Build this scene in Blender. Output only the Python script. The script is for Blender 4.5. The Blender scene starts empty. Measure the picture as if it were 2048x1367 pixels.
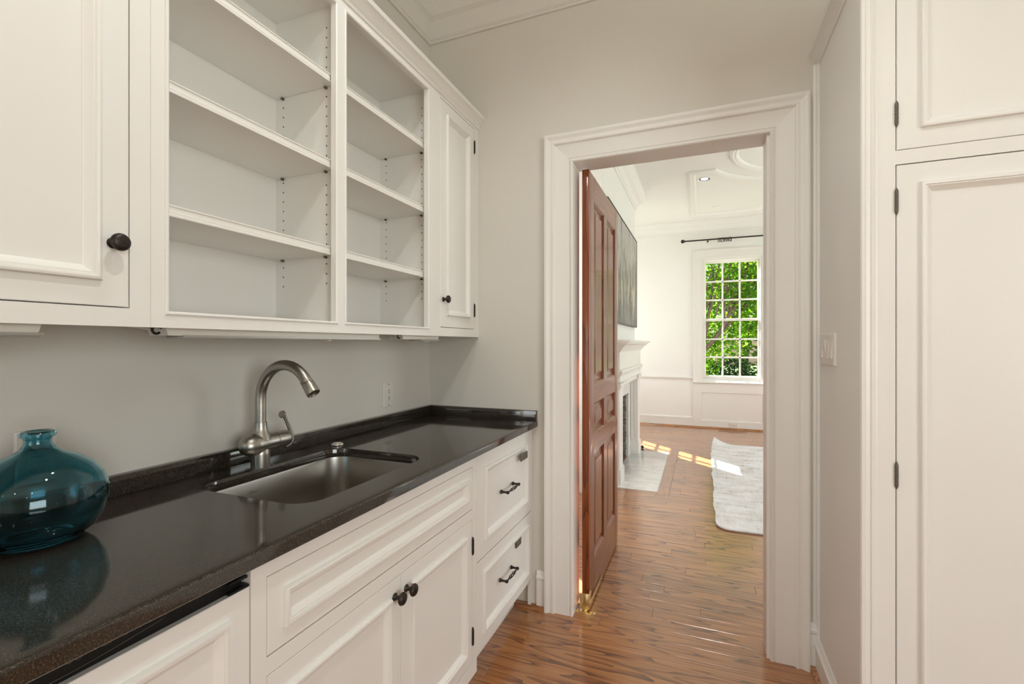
import bpy, bmesh, math, random
from mathutils import Vector, Matrix
random.seed(7)
SC = bpy.context.scene
COL = SC.collection
R = math.radians

# ------------------------------------------------------------------ camera, world, lights, exposure
F_PX, VPX, HORIZON, CAM_H = 940.0, 1403.0, 687.5, 1.30
cam = bpy.data.cameras.new('camera'); cam_ob = bpy.data.objects.new('camera', cam); COL.objects.link(cam_ob)
cam.sensor_fit = 'HORIZONTAL'; cam.sensor_width = 36.0; cam.lens = 36.0 * F_PX / 2048.0
cam.shift_y = (HORIZON - 683.5) / 2048.0
cam.clip_start = 0.02; cam.clip_end = 300
cam_ob.location = (0, 0, CAM_H)
cam_ob.rotation_euler = (R(90), 0, math.atan((VPX - 1024.0) / F_PX))
SC.camera = cam_ob

SC.view_settings.view_transform = 'Standard'; SC.view_settings.look = 'None'
SC.view_settings.exposure = 0.0; SC.view_settings.gamma = 1.0; SC.view_settings.use_curve_mapping = False
SC.cycles.use_denoising = True
SC.cycles.max_bounces = 12; SC.cycles.diffuse_bounces = 6; SC.cycles.glossy_bounces = 6
SC.cycles.transmission_bounces = 10; SC.cycles.transparent_max_bounces = 12
SC.cycles.sample_clamp_indirect = 6.0
SC.cycles.caustics_reflective = False; SC.cycles.caustics_refractive = False

SUN_DIR = Vector((1.0, -0.966, -1.368)).normalized()          # the way the sunlight travels
w = bpy.data.worlds.new('world'); SC.world = w; w.use_nodes = True
wn = w.node_tree.nodes; wl = w.node_tree.links; wn.clear()
sky = wn.new('ShaderNodeTexSky'); sky.sky_type = 'NISHITA'; sky.sun_disc = False
sky.sun_elevation = R(44.5); sky.sun_rotation = math.atan2(-SUN_DIR.x, -SUN_DIR.y)
sky.air_density = 1.2; sky.dust_density = 1.5
bg = wn.new('ShaderNodeBackground'); bg.inputs['Strength'].default_value = 0.18
wo = wn.new('ShaderNodeOutputWorld'); wl.new(sky.outputs[0], bg.inputs[0]); wl.new(bg.outputs[0], wo.inputs[0])

def light(name, kind, loc, energy, color=(1, 1, 1), aim=None, **kw):
    d = bpy.data.lights.new(name, kind); d.energy = energy; d.color = color
    for k, v in kw.items(): setattr(d, k, v)
    o = bpy.data.objects.new(name, d); COL.objects.link(o); o.location = loc
    if aim is not None:
        o.rotation_euler = Vector(aim).to_track_quat('-Z', 'Y').to_euler()
    return o
WARM = (.96, .985, .945)
DAY = (.945, .98, .97)
light('sun', 'SUN', (-6, 14, 10), 42.0, (1.0, 0.97, 0.92), SUN_DIR, angle=R(0.5))
# recessed downlights of the pantry and the kitchen behind the camera
light('pantry_downlight', 'SPOT', (0.06, 0.48, 3.15), 44, WARM, (0, 0, -1), spot_size=R(150), spot_blend=0.75, shadow_soft_size=0.045)
light('pantry_downlight', 'SPOT', (-0.55, 0.95, 3.15), 22, WARM, (0, 0, -1), spot_size=R(150), spot_blend=0.75, shadow_soft_size=0.045)
for x, y in ((1.5, -1.2), (0.3, -2.2), (2.3, -2.4), (-.5, -3.2)):
    light('kitchen_downlight', 'SPOT', (x, y, 3.15), 9, WARM, (0, 0, -1), spot_size=R(150), spot_blend=0.8, shadow_soft_size=0.055)
# two added kitchen fills, then daylight of the kitchen back window and living room windows
light('kitchen_side_fill', 'AREA', (3.55, -1.5, 1.55), 86, DAY, (-1, .35, 0), shape='RECTANGLE', size=2.1, size_y=1.7)  # added fill in an invented side opening, brightens the left cabinets and bays
light('kitchen_left_fill', 'AREA', (-1.36, -2.2, 1.55), 10, DAY, (1, .5, 0), shape='RECTANGLE', size=1.4, size_y=1.7)  # added fill in an invented left wall opening, lifts the return wall
light('kitchen_back_daylight', 'AREA', (-.75, -4.08, 1.6), 22, DAY, (.1, 1, 0), shape='RECTANGLE', size=1.0, size_y=1.6)
light('living_window_daylight', 'AREA', (3.48, 3.9, 1.65), 39, DAY, (-1, 0, 0), shape='RECTANGLE', size=1.3, size_y=1.9)
light('living_window_daylight', 'AREA', (3.48, 6.1, 1.65), 39, DAY, (-1, 0, 0), shape='RECTANGLE', size=1.3, size_y=1.9)
light('alcove_window_daylight', 'AREA', (-1.48, 3.24, 1.65), 14, DAY, (1, 0, 0), shape='RECTANGLE', size=0.5, size_y=1.7)
light('alcove_window_daylight', 'AREA', (-1.48, 6.95, 1.65), 7, DAY, (1, 0, 0), shape='RECTANGLE', size=0.55, size_y=1.7)

# ------------------------------------------------------------------ materials
def mat(name, color=(.8, .8, .8), rough=.5, metal=0.0, **inp):
    m = bpy.data.materials.new(name); m.use_nodes = True
    b = m.node_tree.nodes['Principled BSDF']
    b.inputs['Base Color'].default_value = (*color, 1); b.inputs['Roughness'].default_value = rough
    b.inputs['Metallic'].default_value = metal
    for k, v in inp.items(): b.inputs[k.replace('_', ' ')].default_value = v
    return m
class NT:
    def __init__(s, m): s.n = m.node_tree.nodes; s.l = m.node_tree.links; s.b = s.n['Principled BSDF']
    def add(s, t, **kw):
        x = s.n.new(t)
        for k, v in kw.items(): setattr(x, k, v)
        return x
    def link(s, a, b): s.l.new(a, b)
    def val(s, node, **kw):
        for k, v in kw.items(): node.inputs[k.replace('_', ' ')].default_value = v
        return node
    def ramp(s, fac, stops):
        r = s.add('ShaderNodeValToRGB'); el = r.color_ramp.elements
        while len(el) < len(stops): el.new(0.5)
        for e, (p, c) in zip(el, stops): e.position = p; e.color = (*c, 1)
        s.link(fac, r.inputs[0]); return r.outputs[0]
    def bump(s, height, strength, dist=0.002):
        b = s.add('ShaderNodeBump'); b.inputs['Strength'].default_value = strength; b.inputs['Distance'].default_value = dist
        s.link(height, b.inputs['Height']); s.link(b.outputs[0], s.b.inputs['Normal'])
    def noise(s, scale, detail=3, rough=.5, vec=None, stretch=None):
        if vec is None: vec = s.add('ShaderNodeNewGeometry').outputs['Position']
        if stretch:
            mp = s.add('ShaderNodeMapping'); mp.inputs['Scale'].default_value = stretch; s.link(vec, mp.inputs[0]); vec = mp.outputs[0]
        t = s.add('ShaderNodeTexNoise'); s.val(t, Scale=scale, Detail=detail, Roughness=rough); s.link(vec, t.inputs['Vector'])
        return t.outputs['Fac']
    def math(s, op, a, b=None):
        m = s.add('ShaderNodeMath', operation=op)
        for i, x in enumerate((a, b)):
            if x is None: continue
            if isinstance(x, (int, float)): m.inputs[i].default_value = x
            else: s.link(x, m.inputs[i])
        return m.outputs[0]
def paint(name, color, rough, var=.03, bump=.08, scale=220):
    m = mat(name, color, rough); t = NT(m)
    c2 = tuple(x * (1 - var) for x in color)
    t.link(t.ramp(t.noise(3.0, 2), [(.35, c2), (.65, color)]), t.b.inputs['Base Color'])
    t.bump(t.noise(scale, 2), bump, .0006)
    return m
M_TRIM = paint('white_satin_paint', (.792, .778, .750), .38, .015, .05)
M_CAB = paint('cabinet_paint', (.792, .778, .749), .36, .015, .06)
M_WALL = paint('warm_grey_wall_paint', (.655, .632, .580), .62, .02, .12)
M_LWALL = paint('white_wall_paint', (.84, .835, .82), .6, .01, .1)
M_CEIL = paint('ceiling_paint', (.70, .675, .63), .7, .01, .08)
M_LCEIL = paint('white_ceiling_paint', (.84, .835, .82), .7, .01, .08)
M_BRONZE = mat('oil_rubbed_bronze', (.035, .028, .024), .42, .7)
t = NT(M_BRONZE); t.link(t.ramp(t.noise(90, 3), [(.3, (.02, .016, .014)), (.7, (.06, .048, .04))]), t.b.inputs['Base Color'])
M_BLACK = mat('black_plastic', (.008, .008, .008), .45, Specular_IOR_Level=.25)
t = NT(M_BLACK); t.bump(t.noise(300, 2), .1, .0005)
M_HOLE = mat('dark_hole', (.03, .026, .022), .8)
t = NT(M_HOLE); t.bump(t.noise(200, 1), .1, .0005)
M_TAG = mat('grey_metal_tag', (.13, .115, .095), .5, .5)
t = NT(M_TAG); t.bump(t.noise(250, 2), .4, .001)
M_BRASS = mat('polished_brass', (.72, .55, .29), .24, 1.0)
t = NT(M_BRASS); t.bump(t.noise(120, 2), .05, .0005)
M_CHROME = mat('chrome', (.82, .80, .77), .12, 1.0)
t = NT(M_CHROME); t.bump(t.noise(120, 2), .03, .0005)
M_PLASTIC = mat('white_plastic', (.74, .71, .66), .3)
t = NT(M_PLASTIC); t.bump(t.noise(200, 1), .03, .0005)
M_PLATE = mat('beige_plastic', (.70, .675, .62), .35)
t = NT(M_PLATE); t.bump(t.noise(200, 1), .03, .0005)
M_DIFF = mat('frosted_lens', (.40, .395, .37), .22)
t = NT(M_DIFF); t.bump(t.noise(160, 1, stretch=(1, .05, 1)), .2, .0005)
M_ALU = mat('grey_aluminium', (.42, .41, .38), .4, .8)
t = NT(M_ALU); t.bump(t.noise(160, 1, stretch=(1, .05, 1)), .15, .0005)

def steel(name, color, rough, stretch, strength=.12):
    m = mat(name, color, rough, 1.0); t = NT(m)
    n = t.noise(60, 4, .65, stretch=stretch)
    t.bump(n, strength, .0006)
    t.link(t.ramp(n, [(.3, (rough * .85,) * 3), (.7, (rough * 1.2,) * 3)]), t.b.inputs['Roughness'])
    return m
M_STEEL = steel('brushed_nickel', (.40, .38, .345), .33, (14, 14, .4), .05)
M_SINK = steel('brushed_stainless_steel', (.43, .41, .375), .32, (14, 14, .35), .10)

# black granite
M_GRAN = mat('polished_black_granite', (.012, .011, .010), .07, IOR=1.68)
t = NT(M_GRAN)
n1 = t.noise(420, 2, .6); n2 = t.noise(1400, 1)
c = t.ramp(n1, [(.0, (.010, .009, .008)), (.48, (.020, .016, .012)), (.60, (.048, .036, .026)), (.72, (.10, .08, .06))])
vo = t.add('ShaderNodeTexVoronoi'); vo.inputs['Scale'].default_value = 90
t.link(t.add('ShaderNodeNewGeometry').outputs['Position'], vo.inputs['Vector'])
fleck = t.math('LESS_THAN', vo.outputs['Distance'], .045)
mx = t.add('ShaderNodeMix', data_type='RGBA'); t.link(t.math('MULTIPLY', fleck, .45), mx.inputs[0]); t.link(c, mx.inputs[6]); mx.inputs[7].default_value = (.35, .32, .27, 1)
t.link(mx.outputs[2], t.b.inputs['Base Color'])
t.link(t.ramp(t.noise(9, 3), [(.3, (.06,) * 3), (.75, (.11,) * 3)]), t.b.inputs['Roughness'])

def wood(name, dark, mid, light_, along, scale_across, rough, coat, ringmul=26, var=.3, coatrough=.12):
    """grain runs along axis 'along' (0 x, 1 y, 2 z); each plank or object is offset by its own random value"""
    m = mat(name, mid, rough); t = NT(m)
    geo = t.add('ShaderNodeNewGeometry'); oi = t.add('ShaderNodeObjectInfo')
    rnd = t.math('FRACT', t.math('ADD', t.math('MULTIPLY', oi.outputs['Random'], 7.13), t.math('MULTIPLY', geo.outputs['Random Per Island'], 3.7)))
    off = t.add('ShaderNodeCombineXYZ')
    for i in range(3): t.link(t.math('MULTIPLY', rnd, 17.0 + 9 * i), off.inputs[i])
    vec = t.add('ShaderNodeVectorMath', operation='ADD'); t.link(geo.outputs['Position'], vec.inputs[0]); t.link(off.outputs[0], vec.inputs[1])
    st = [scale_across] * 3; st[along] = scale_across * (.12 if 'oak' in name else .075)
    big = t.noise(1.0, 2, .45, vec.outputs[0], st)
    rings = t.math('FRACT', t.math('MULTIPLY', big, ringmul))
    st2 = [scale_across * 9] * 3; st2[along] = scale_across * .35
    fine = t.noise(1.0, 3, .6, vec.outputs[0], st2)
    pw, ka, kb = (4.5, .62, .60) if 'oak' in name else (2.2, .55, .62)
    grain = t.math('ADD', t.math('MULTIPLY', t.math('POWER', rings, pw), ka), t.math('MULTIPLY', fine, kb))
    col = t.ramp(grain, [(.22, light_), (.52, mid), (.95, dark)])
    tone = t.math('ADD', 1 - var / 2, t.math('MULTIPLY', rnd, var))
    hsv = t.add('ShaderNodeHueSaturation'); t.link(col, hsv.inputs['Color']); t.link(tone, hsv.inputs['Value'])
    t.link(hsv.outputs[0], t.b.inputs['Base Color'])
    t.b.inputs['Coat Weight'].default_value = coat; t.b.inputs['Coat Roughness'].default_value = coatrough
    if 'mahogany' in name: t.b.inputs['Specular IOR Level'].default_value = .3
    if coat > .5: t.b.inputs['Coat IOR'].default_value = 1.7; t.b.inputs['Specular IOR Level'].default_value = .3
    t.bump(grain, .12, .0008)
    return m
M_OAK = wood('stained_oak', (.070, .024, .008), (.29, .108, .032), (.45, .195, .066), 0, 9.5, .28, .9, 10, .26, .18)
M_OAKY = wood('stained_oak_border', (.19, .066, .020), (.29, .108, .033), (.39, .165, .056), 1, 9.5, .30, .9, 10, .02, .24)
M_OAKB = wood('stained_oak_border_end', (.19, .066, .020), (.29, .108, .033), (.39, .165, .056), 0, 9.5, .30, .9, 10, .02, .24)
M_DOOR = wood('mahogany', (.105, .020, .006), (.19, .044, .012), (.25, .066, .018), 2, 14, .32, .35, 9, .06, .10)

M_VASE = mat('teal_glass', (.22, .53, .63), 0.0, IOR=1.45, Transmission_Weight=1.0)
t = NT(M_VASE); t.bump(t.noise(28, 2), .05, .002)
M_PANE = bpy.data.materials.new('window_glass'); M_PANE.use_nodes = True
t = NT(M_PANE)
tr = t.add('ShaderNodeBsdfTransparent'); gl = t.add('ShaderNodeBsdfGlossy'); gl.inputs['Roughness'].default_value = .02
fr = t.add('ShaderNodeFresnel'); fr.inputs[0].default_value = 1.35; ms = t.add('ShaderNodeMixShader')
gb = t.add('ShaderNodeNewGeometry'); t.link(t.math('MULTIPLY', fr.outputs[0], t.math('SUBTRACT', 1.0, gb.outputs['Backfacing'])), ms.inputs[0]); t.link(tr.outputs[0], ms.inputs[1]); t.link(gl.outputs[0], ms.inputs[2])
t.link(ms.outputs[0], t.n['Material Output'].inputs[0])

M_MARBLE = mat('white_marble', (.80, .79, .77), .16)
t = NT(M_MARBLE)
nz = t.noise(3.2, 6, .62, stretch=(1, 2.2, 1)); v = t.math('ABSOLUTE', t.math('SUBTRACT', nz, .5))
t.link(t.ramp(v, [(0, (.70, .70, .695)), (.04, (.82, .815, .80)), (.2, (.87, .86, .845))]), t.b.inputs['Base Color'])
M_BRICK = mat('grey_firebrick', (.30, .28, .25), .9)
t = NT(M_BRICK); nz = t.noise(38, 4, .7); t.link(t.ramp(nz, [(.3, (.10, .092, .084)), (.7, (.33, .31, .285))]), t.b.inputs['Base Color']); t.bump(nz, .8, .006)
M_SOOT = mat('soot_black', (.012, .011, .010), .9)
t = NT(M_SOOT); t.bump(t.noise(40, 3), .5, .004)
M_RUG = mat('pale_woven_rug', (.70, .69, .72), .95)
t = NT(M_RUG)
a = t.noise(5, 5, .7, stretch=(.7, 1.6, 1)); b2 = t.noise(60, 2, .5, stretch=(1, .12, 1)); b3 = t.noise(60, 2, .5, stretch=(.12, 1, 1))
mixf = t.math('ADD', t.math('MULTIPLY', a, .66), t.math('MULTIPLY', t.math('ADD', b2, b3), .17))
t.link(t.ramp(mixf, [(.36, (.48, .45, .43)), (.46, (.68, .655, .64)), (.57, (.78, .775, .80))]), t.b.inputs['Base Color'])
t.bump(b2, .5, .003)
# abstract painting: warm grey ground, darker streaks that hang down and gold flecks near the middle
M_ART = mat('abstract_canvas', (.42, .40, .36), .55)
t = NT(M_ART)
tc = t.add('ShaderNodeTexCoord').outputs['Object']; sep = t.add('ShaderNodeSeparateXYZ'); t.link(tc, sep.inputs[0])
streak = t.noise(1.0, 4, .7, tc, (1, 15, .8)); streak2 = t.noise(1.0, 3, .6, tc, (1, 30, 1.6))
zc = t.math('ABSOLUTE', t.math('ADD', sep.outputs['Z'], .12))
band = t.add('ShaderNodeMapRange'); band.inputs[1].default_value = .45; band.inputs[2].default_value = .02; t.link(zc, band.inputs[0])
s1 = t.math('MULTIPLY', t.math('GREATER_THAN', t.math('ADD', streak, t.math('MULTIPLY', band.outputs[0], .16)), .60), .9)
s2 = t.math('MULTIPLY', t.math('GREATER_THAN', t.math('ADD', streak2, t.math('MULTIPLY', band.outputs[0], .12)), .655), 1.0)
base = t.ramp(t.math('ADD', t.math('MULTIPLY', sep.outputs['Z'], .55), t.noise(2.2, 3, .6, tc)), [(.22, (.17, .165, .155)), (.5, (.30, .29, .265)), (.8, (.46, .445, .41))])
m1 = t.add('ShaderNodeMix', data_type='RGBA'); t.link(s1, m1.inputs[0]); t.link(base, m1.inputs[6]); m1.inputs[7].default_value = (.08, .078, .07, 1)
m2 = t.add('ShaderNodeMix', data_type='RGBA'); t.link(s2, m2.inputs[0]); t.link(m1.outputs[2], m2.inputs[6]); m2.inputs[7].default_value = (.72, .64, .48, 1)
t.link(m2.outputs[2], t.b.inputs['Base Color'])

def leafmat(name, c1, c2, c3):
    m = bpy.data.materials.new(name); m.use_nodes = True; t = NT(m)
    geo = t.add('ShaderNodeNewGeometry')
    c = t.ramp(geo.outputs['Random Per Island'], [(0, c1), (.5, c2), (1, c3)])
    d = t.add('ShaderNodeBsdfDiffuse'); tl = t.add('ShaderNodeBsdfTranslucent'); mx = t.add('ShaderNodeMixShader'); mx.inputs[0].default_value = .5
    t.link(c, d.inputs[0]); t.link(c, tl.inputs[0]); t.link(d.outputs[0], mx.inputs[1]); t.link(tl.outputs[0], mx.inputs[2])
    t.link(mx.outputs[0], t.n['Material Output'].inputs[0])
    return m
M_LEAF = leafmat('maple_leaf', (.045, .16, .006), (.13, .30, .010), (.27, .42, .018))
M_LEAF2 = leafmat('bright_far_leaf', (.10, .20, .03), (.18, .30, .05), (.30, .40, .12))
M_LEAF3 = leafmat('shrub_leaf', (.02, .065, .025), (.04, .11, .04), (.07, .16, .06))
M_BARK = mat('bark', (.10, .06, .045), .9)
t = NT(M_BARK); nz = t.noise(12, 4, .6, stretch=(2, 2, .5)); t.link(t.ramp(nz, [(.3, (.05, .033, .024)), (.7, (.15, .098, .07))]), t.b.inputs['Base Color']); t.bump(nz, .6, .02)
M_LAWN = mat('lawn', (.10, .16, .035), .95)
t = NT(M_LAWN); t.link(t.ramp(t.noise(1.4, 5, .7), [(.3, (.045, .085, .018)), (.7, (.09, .14, .035))]), t.b.inputs['Base Color'])
M_EMIT = mat('lamp_lens', (1, 1, 1), .3); NT(M_EMIT).val(M_EMIT.node_tree.nodes['Principled BSDF'], Emission_Strength=2.2, Emission_Color=(1, .97, .92, 1))

# ------------------------------------------------------------------ mesh helpers
class Basis:
    def __init__(s, o, u, v, n): s.o, s.u, s.v, s.n = Vector(o), Vector(u), Vector(v), Vector(n)
    def p(s, u, v, n=0): return s.o + s.u * u + s.v * v + s.n * n
def facing_px(x): return Basis((x, 0, 0), (0, 1, 0), (0, 0, 1), (1, 0, 0))      # u = Y, v = Z
def facing_ny(y): return Basis((0, y, 0), (1, 0, 0), (0, 0, 1), (0, -1, 0))     # u = X, v = Z
def facing_nx(x): return Basis((x, 0, 0), (0, -1, 0), (0, 0, 1), (-1, 0, 0))    # u = -Y, v = Z
def facing_py(y): return Basis((0, y, 0), (-1, 0, 0), (0, 0, 1), (0, 1, 0))
def lying(z): return Basis((0, 0, z), (1, 0, 0), (0, 1, 0), (0, 0, 1))
def hanging(z): return Basis((0, 0, z), (1, 0, 0), (0, -1, 0), (0, 0, -1))

class MB:
    def __init__(s): s.bm = bmesh.new()
    def hexa(s, P, bevel=0):
        v = [s.bm.verts.new(p) for p in P]
        fs = [s.bm.faces.new([v[i] for i in f]) for f in ((0, 3, 2, 1), (4, 5, 6, 7), (0, 1, 5, 4), (1, 2, 6, 5), (2, 3, 7, 6), (3, 0, 4, 7))]
        if bevel:
            es = list({e for f in fs for e in f.edges})
            bmesh.ops.bevel(s.bm, geom=es, offset=bevel, segments=2, profile=.5, affect='EDGES')
        return s
    def box(s, x0, x1, y0, y1, z0, z1, bevel=0):
        return s.hexa([Vector(p) for p in ((x0, y0, z0), (x1, y0, z0), (x1, y1, z0), (x0, y1, z0), (x0, y0, z1), (x1, y0, z1), (x1, y1, z1), (x0, y1, z1))], bevel)
    def bbox(s, b, u0, u1, v0, v1, n0, n1, bevel=0):
        return s.hexa([b.p(*q) for q in ((u0, v0, n0), (u1, v0, n0), (u1, v1, n0), (u0, v1, n0), (u0, v0, n1), (u1, v0, n1), (u1, v1, n1), (u0, v1, n1))], bevel)
    def loft(s, loops, close=True, cap0=False, cap1=False):
        V = [[s.bm.verts.new(p) for p in L] for L in loops]
        for A, B in zip(V, V[1:]):
            n = len(A)
            for i in range(n if close else n - 1):
                j = (i + 1) % n
                s.bm.faces.new((A[i], A[j], B[j], B[i]))
        if cap0: s.bm.faces.new(V[0][::-1])
        if cap1: s.bm.faces.new(V[-1])
        return s
    def frame(s, b, u0, u1, v0, v1, prof, cap0=False, cap1=False):
        """a moulding swept round a rectangle; prof = [(inset, proud), ...]"""
        return s.loft([[b.p(u0 + d, v0 + d, n), b.p(u1 - d, v0 + d, n), b.p(u1 - d, v1 - d, n), b.p(u0 + d, v1 - d, n)] for d, n in prof], True, cap0, cap1)
    def prism(s, pts, vec):
        vec = Vector(vec); A = [Vector(p) for p in pts]
        return s.loft([A, [p + vec for p in A]], True, True, True)
    def sweep(s, path, prof, left=True, cap=True):
        """prof = [(out, z)], moved along a plan polyline with mitred corners"""
        P = [Vector((*p, 0)) for p in path]; loops = []
        def nrm(a, b):
            d = (b - a).normalized(); return Vector((-d.y, d.x, 0)) if left else Vector((d.y, -d.x, 0))
        for i, p in enumerate(P):
            if i == 0: m = nrm(P[0], P[1])
            elif i == len(P) - 1: m = nrm(P[-2], P[-1])
            else:
                a, c = nrm(P[i - 1], p), nrm(p, P[i + 1]); m = (a + c) / (1 + a.dot(c))
            loops.append([p + m * o + Vector((0, 0, z)) for o, z in prof])
        return s.loft(loops, True, cap, cap)
    def lathe(s, c, axis, prof, seg=20, cap=True):
        c = Vector(c); ax = Vector(axis).normalized(); x = ax.orthogonal().normalized(); y = ax.cross(x)
        loops = []
        for r, h in prof:
            r = max(r, 1e-5)
            loops.append([c + ax * h + (x * math.cos(2 * math.pi * k / seg) + y * math.sin(2 * math.pi * k / seg)) * r for k in range(seg)])
        return s.loft(loops, True, cap, cap)
    def tube(s, pts, rad, seg=12, cap=True):
        P = [Vector(p) for p in pts]; rad = rad if isinstance(rad, (list, tuple)) else [rad] * len(P)
        tang = [(P[min(i + 1, len(P) - 1)] - P[max(i - 1, 0)]).normalized() for i in range(len(P))]
        x = tang[0].orthogonal().normalized(); loops = []
        for p, tg, r in zip(P, tang, rad):
            x = (x - tg * x.dot(tg)).normalized(); y = tg.cross(x)
            loops.append([p + (x * math.cos(2 * math.pi * k / seg) + y * math.sin(2 * math.pi * k / seg)) * r for k in range(seg)])
        return s.loft(loops, True, cap, cap)

def root_of(o):
    while o.parent: o = o.parent
    return o
def build(name, mb, m, parent=None, smooth=35, recalc=True):
    bm = mb.bm
    if recalc: bmesh.ops.recalc_face_normals(bm, faces=bm.faces)
    if parent is not None: bmesh.ops.translate(bm, verts=bm.verts, vec=-root_of(parent).location)
    me = bpy.data.meshes.new(name); bm.to_mesh(me); bm.free()
    if smooth:
        me.polygons.foreach_set('use_smooth', [True] * len(me.polygons)); me.set_sharp_from_angle(angle=R(smooth))
    me.materials.append(m)
    o = bpy.data.objects.new(name, me); COL.objects.link(o)
    if parent is not None: o.parent = parent
    return o
def recentre(o):
    """put the origin of a top-level mesh at the middle of its base"""
    vs = [v.co for v in o.data.vertices]
    c = Vector(((min(v.x for v in vs) + max(v.x for v in vs)) / 2, (min(v.y for v in vs) + max(v.y for v in vs)) / 2, min(v.z for v in vs)))
    o.data.transform(Matrix.Translation(-c)); o.location = c
    return o
def tag(o, label=None, cat=None, group=None, kind=None):
    if label: o['label'] = label
    if cat: o['category'] = cat
    if group: o['group'] = group
    if kind: o['kind'] = kind
    return o
def thing(name, loc, label, cat, group=None):
    o = bpy.data.objects.new(name, None); COL.objects.link(o); o.location = loc; o.empty_display_size = .05
    return tag(o, label, cat, group)
def struct(name, mb=None, m=None, label=None):
    if mb is None:
        o = bpy.data.objects.new(name, None); COL.objects.link(o); o.empty_display_size = .05
    else: o = build(name, mb, m)
    return tag(o, label, None, None, 'structure')
def copy_part(src, parent, delta=(0, 0, 0), name=None):
    c = src.copy(); COL.objects.link(c); c.parent = parent; c.location = src.location + Vector(delta)
    return c
def arc(cx, cy, r, a0, a1, n): return [(cx + r * math.cos(R(a0 + (a1 - a0) * k / n)), cy + r * math.sin(R(a0 + (a1 - a0) * k / n))) for k in range(n + 1)]
def rrect(u0, u1, v0, v1, r, n=8):
    return arc(u1 - r, v0 + r, r, -90, 0, n) + arc(u1 - r, v1 - r, r, 0, 90, n) + arc(u0 + r, v1 - r, r, 90, 180, n) + arc(u0 + r, v0 + r, r, 180, 270, n)

# ------------------------------------------------------------------ main dimensions (metres)
XL, XR, YD, WT = -1.370, 0.434, 2.200, 0.115      # pantry left wall, right return wall, doorway wall, its thickness
CEIL = 3.20
UF, BF, CF = -1.073, -0.775, -0.750               # faces of wall cabinets, base cabinets, countertop edge
DX0, DX1, DH = -0.570, 0.262, 2.168               # doorway opening
YF = 7.900                                        # far wall of the living room
BX, BY0, BY1 = -0.800, 4.040, 6.235               # chimney breast
HX = 0.434; HY = 1.681                            # tall cabinet: left edge and face

ROW = 0.083
# ------------------------------------------------------------------ room shell
floor = struct('floor', MB().box(-1.62, 3.7, -4.2, 8.05, -.12, -.018), M_OAK, 'stained oak strip floor running through the doorway')

def plank(mb, x0, x1, y0, y1):
    g = .0005; b = .0012
    mb.loft([[Vector((x0 + g, y0 + g, -.017)), Vector((x1 - g, y0 + g, -.017)), Vector((x1 - g, y1 - g, -.017)), Vector((x0 + g, y1 - g, -.017))],
             [Vector((x0 + g, y0 + g, -b)), Vector((x1 - g, y0 + g, -b)), Vector((x1 - g, y1 - g, -b)), Vector((x0 + g, y1 - g, -b))],
             [Vector((x0 + g + b, y0 + g + b, 0)), Vector((x1 - g - b, y0 + g + b, 0)), Vector((x1 - g - b, y1 - g - b, 0)), Vector((x0 + g + b, y1 - g - b, 0))]], True, True, True)
HZ = (-.80, -.36, 4.31, 5.91); BORD = .10; HB0 = -4.15 + 101 * ROW; HB1 = -4.15 + 122 * ROW         # hearth slab and its wooden border
rest = MB(); n_single = 0
row = 0; y = -4.15
prng = random.Random(21)
while y < 8.0:
    y1 = min(y + ROW, 8.0)
    if y < YD: xa, xb = XL - .1, 3.6
    else: xa, xb = -1.6, 3.6
    x = xa - prng.uniform(0, .7)
    while x < xb:
        x1 = x + prng.choice([.45, .62, .8, .95, 1.1, 1.3])
        a, b_ = max(x, xa), min(x1, xb)
        if xb - b_ < .12: b_ = xb; x1 = xb
        if b_ - a > .03:
            segs = [(a, b_)]
            if y > HB0 - .01 and y1 < HB1 + .01 and b_ > BX and a < HZ[1] + BORD:
                segs = []
                if a < -.80: segs.append((a, -.80))
                if b_ > HZ[1] + BORD: segs.append((max(a, HZ[1] + BORD), b_))
            for sa, sb in segs:
                if sb - sa < .02: continue
                ym = (y + y1) / 2
                vis = (1.15 < ym < YD and -1.1 < (sa + sb) / 2 < .75) or (YD <= ym < 3.7 and -1.0 < (sa + sb) / 2 < 1.1)
                if vis and n_single < 295:
                    mb = MB(); plank(mb, sa, sb, y, y1); build('plank', mb, M_OAK, floor, 0); n_single += 1
                else: plank(rest, sa, sb, y, y1)
        x = x1
    y = y1; row += 1
tag(build('planks', rest, M_OAK, floor, 0), kind='stuff')
mb = MB(); plank(mb, HZ[1], HZ[1] + BORD, HB0, HB1); build('border_plank', mb, M_OAKY, floor, 0)
for ya, yb in ((HB0, HZ[2]), (HZ[3], HB1)):
    mb = MB(); plank(mb, BX, HZ[1], ya, yb); build('border_plank', mb, M_OAKB, floor, 0)

struct('wall_left', MB().box(XL - .12, XL, -1.45, YD + .03, -.1, CEIL).box(XL - .12, XL, -4.2, -2.95, -.1, CEIL).box(XL - .12, XL, -2.95, -1.45, -.1, .7).box(XL - .12, XL, -2.95, -1.45, 2.4, CEIL), M_WALL, 'warm grey wall behind the sink and the cabinets')
mb = MB(); T = YD + WT
mb.box(-1.62, DX0 - .004, YD, T, -.1, CEIL).box(DX1 + .004, 3.7, YD, T, -.1, CEIL).box(DX0 - .004, DX1 + .004, YD, T, DH + .004, CEIL)
struct('wall_doorway', mb, M_WALL, 'warm grey wall with the cased doorway')
struct('wall_right', MB().box(HX, HX + .012, HY + .02, YD, 0, 2.467), M_TRIM, 'narrow painted return wall with the light switch')
mb = MB().box(-1.5, -1.25, -4.2, -4.1, -.1, CEIL).box(-.25, 3.7, -4.2, -4.1, -.1, CEIL).box(-1.25, -.25, -4.2, -4.1, -.1, .8).box(-1.25, -.25, -4.2, -4.1, 2.4, CEIL)
struct('wall_back', mb, M_WALL, 'kitchen wall behind the viewer')
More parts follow.
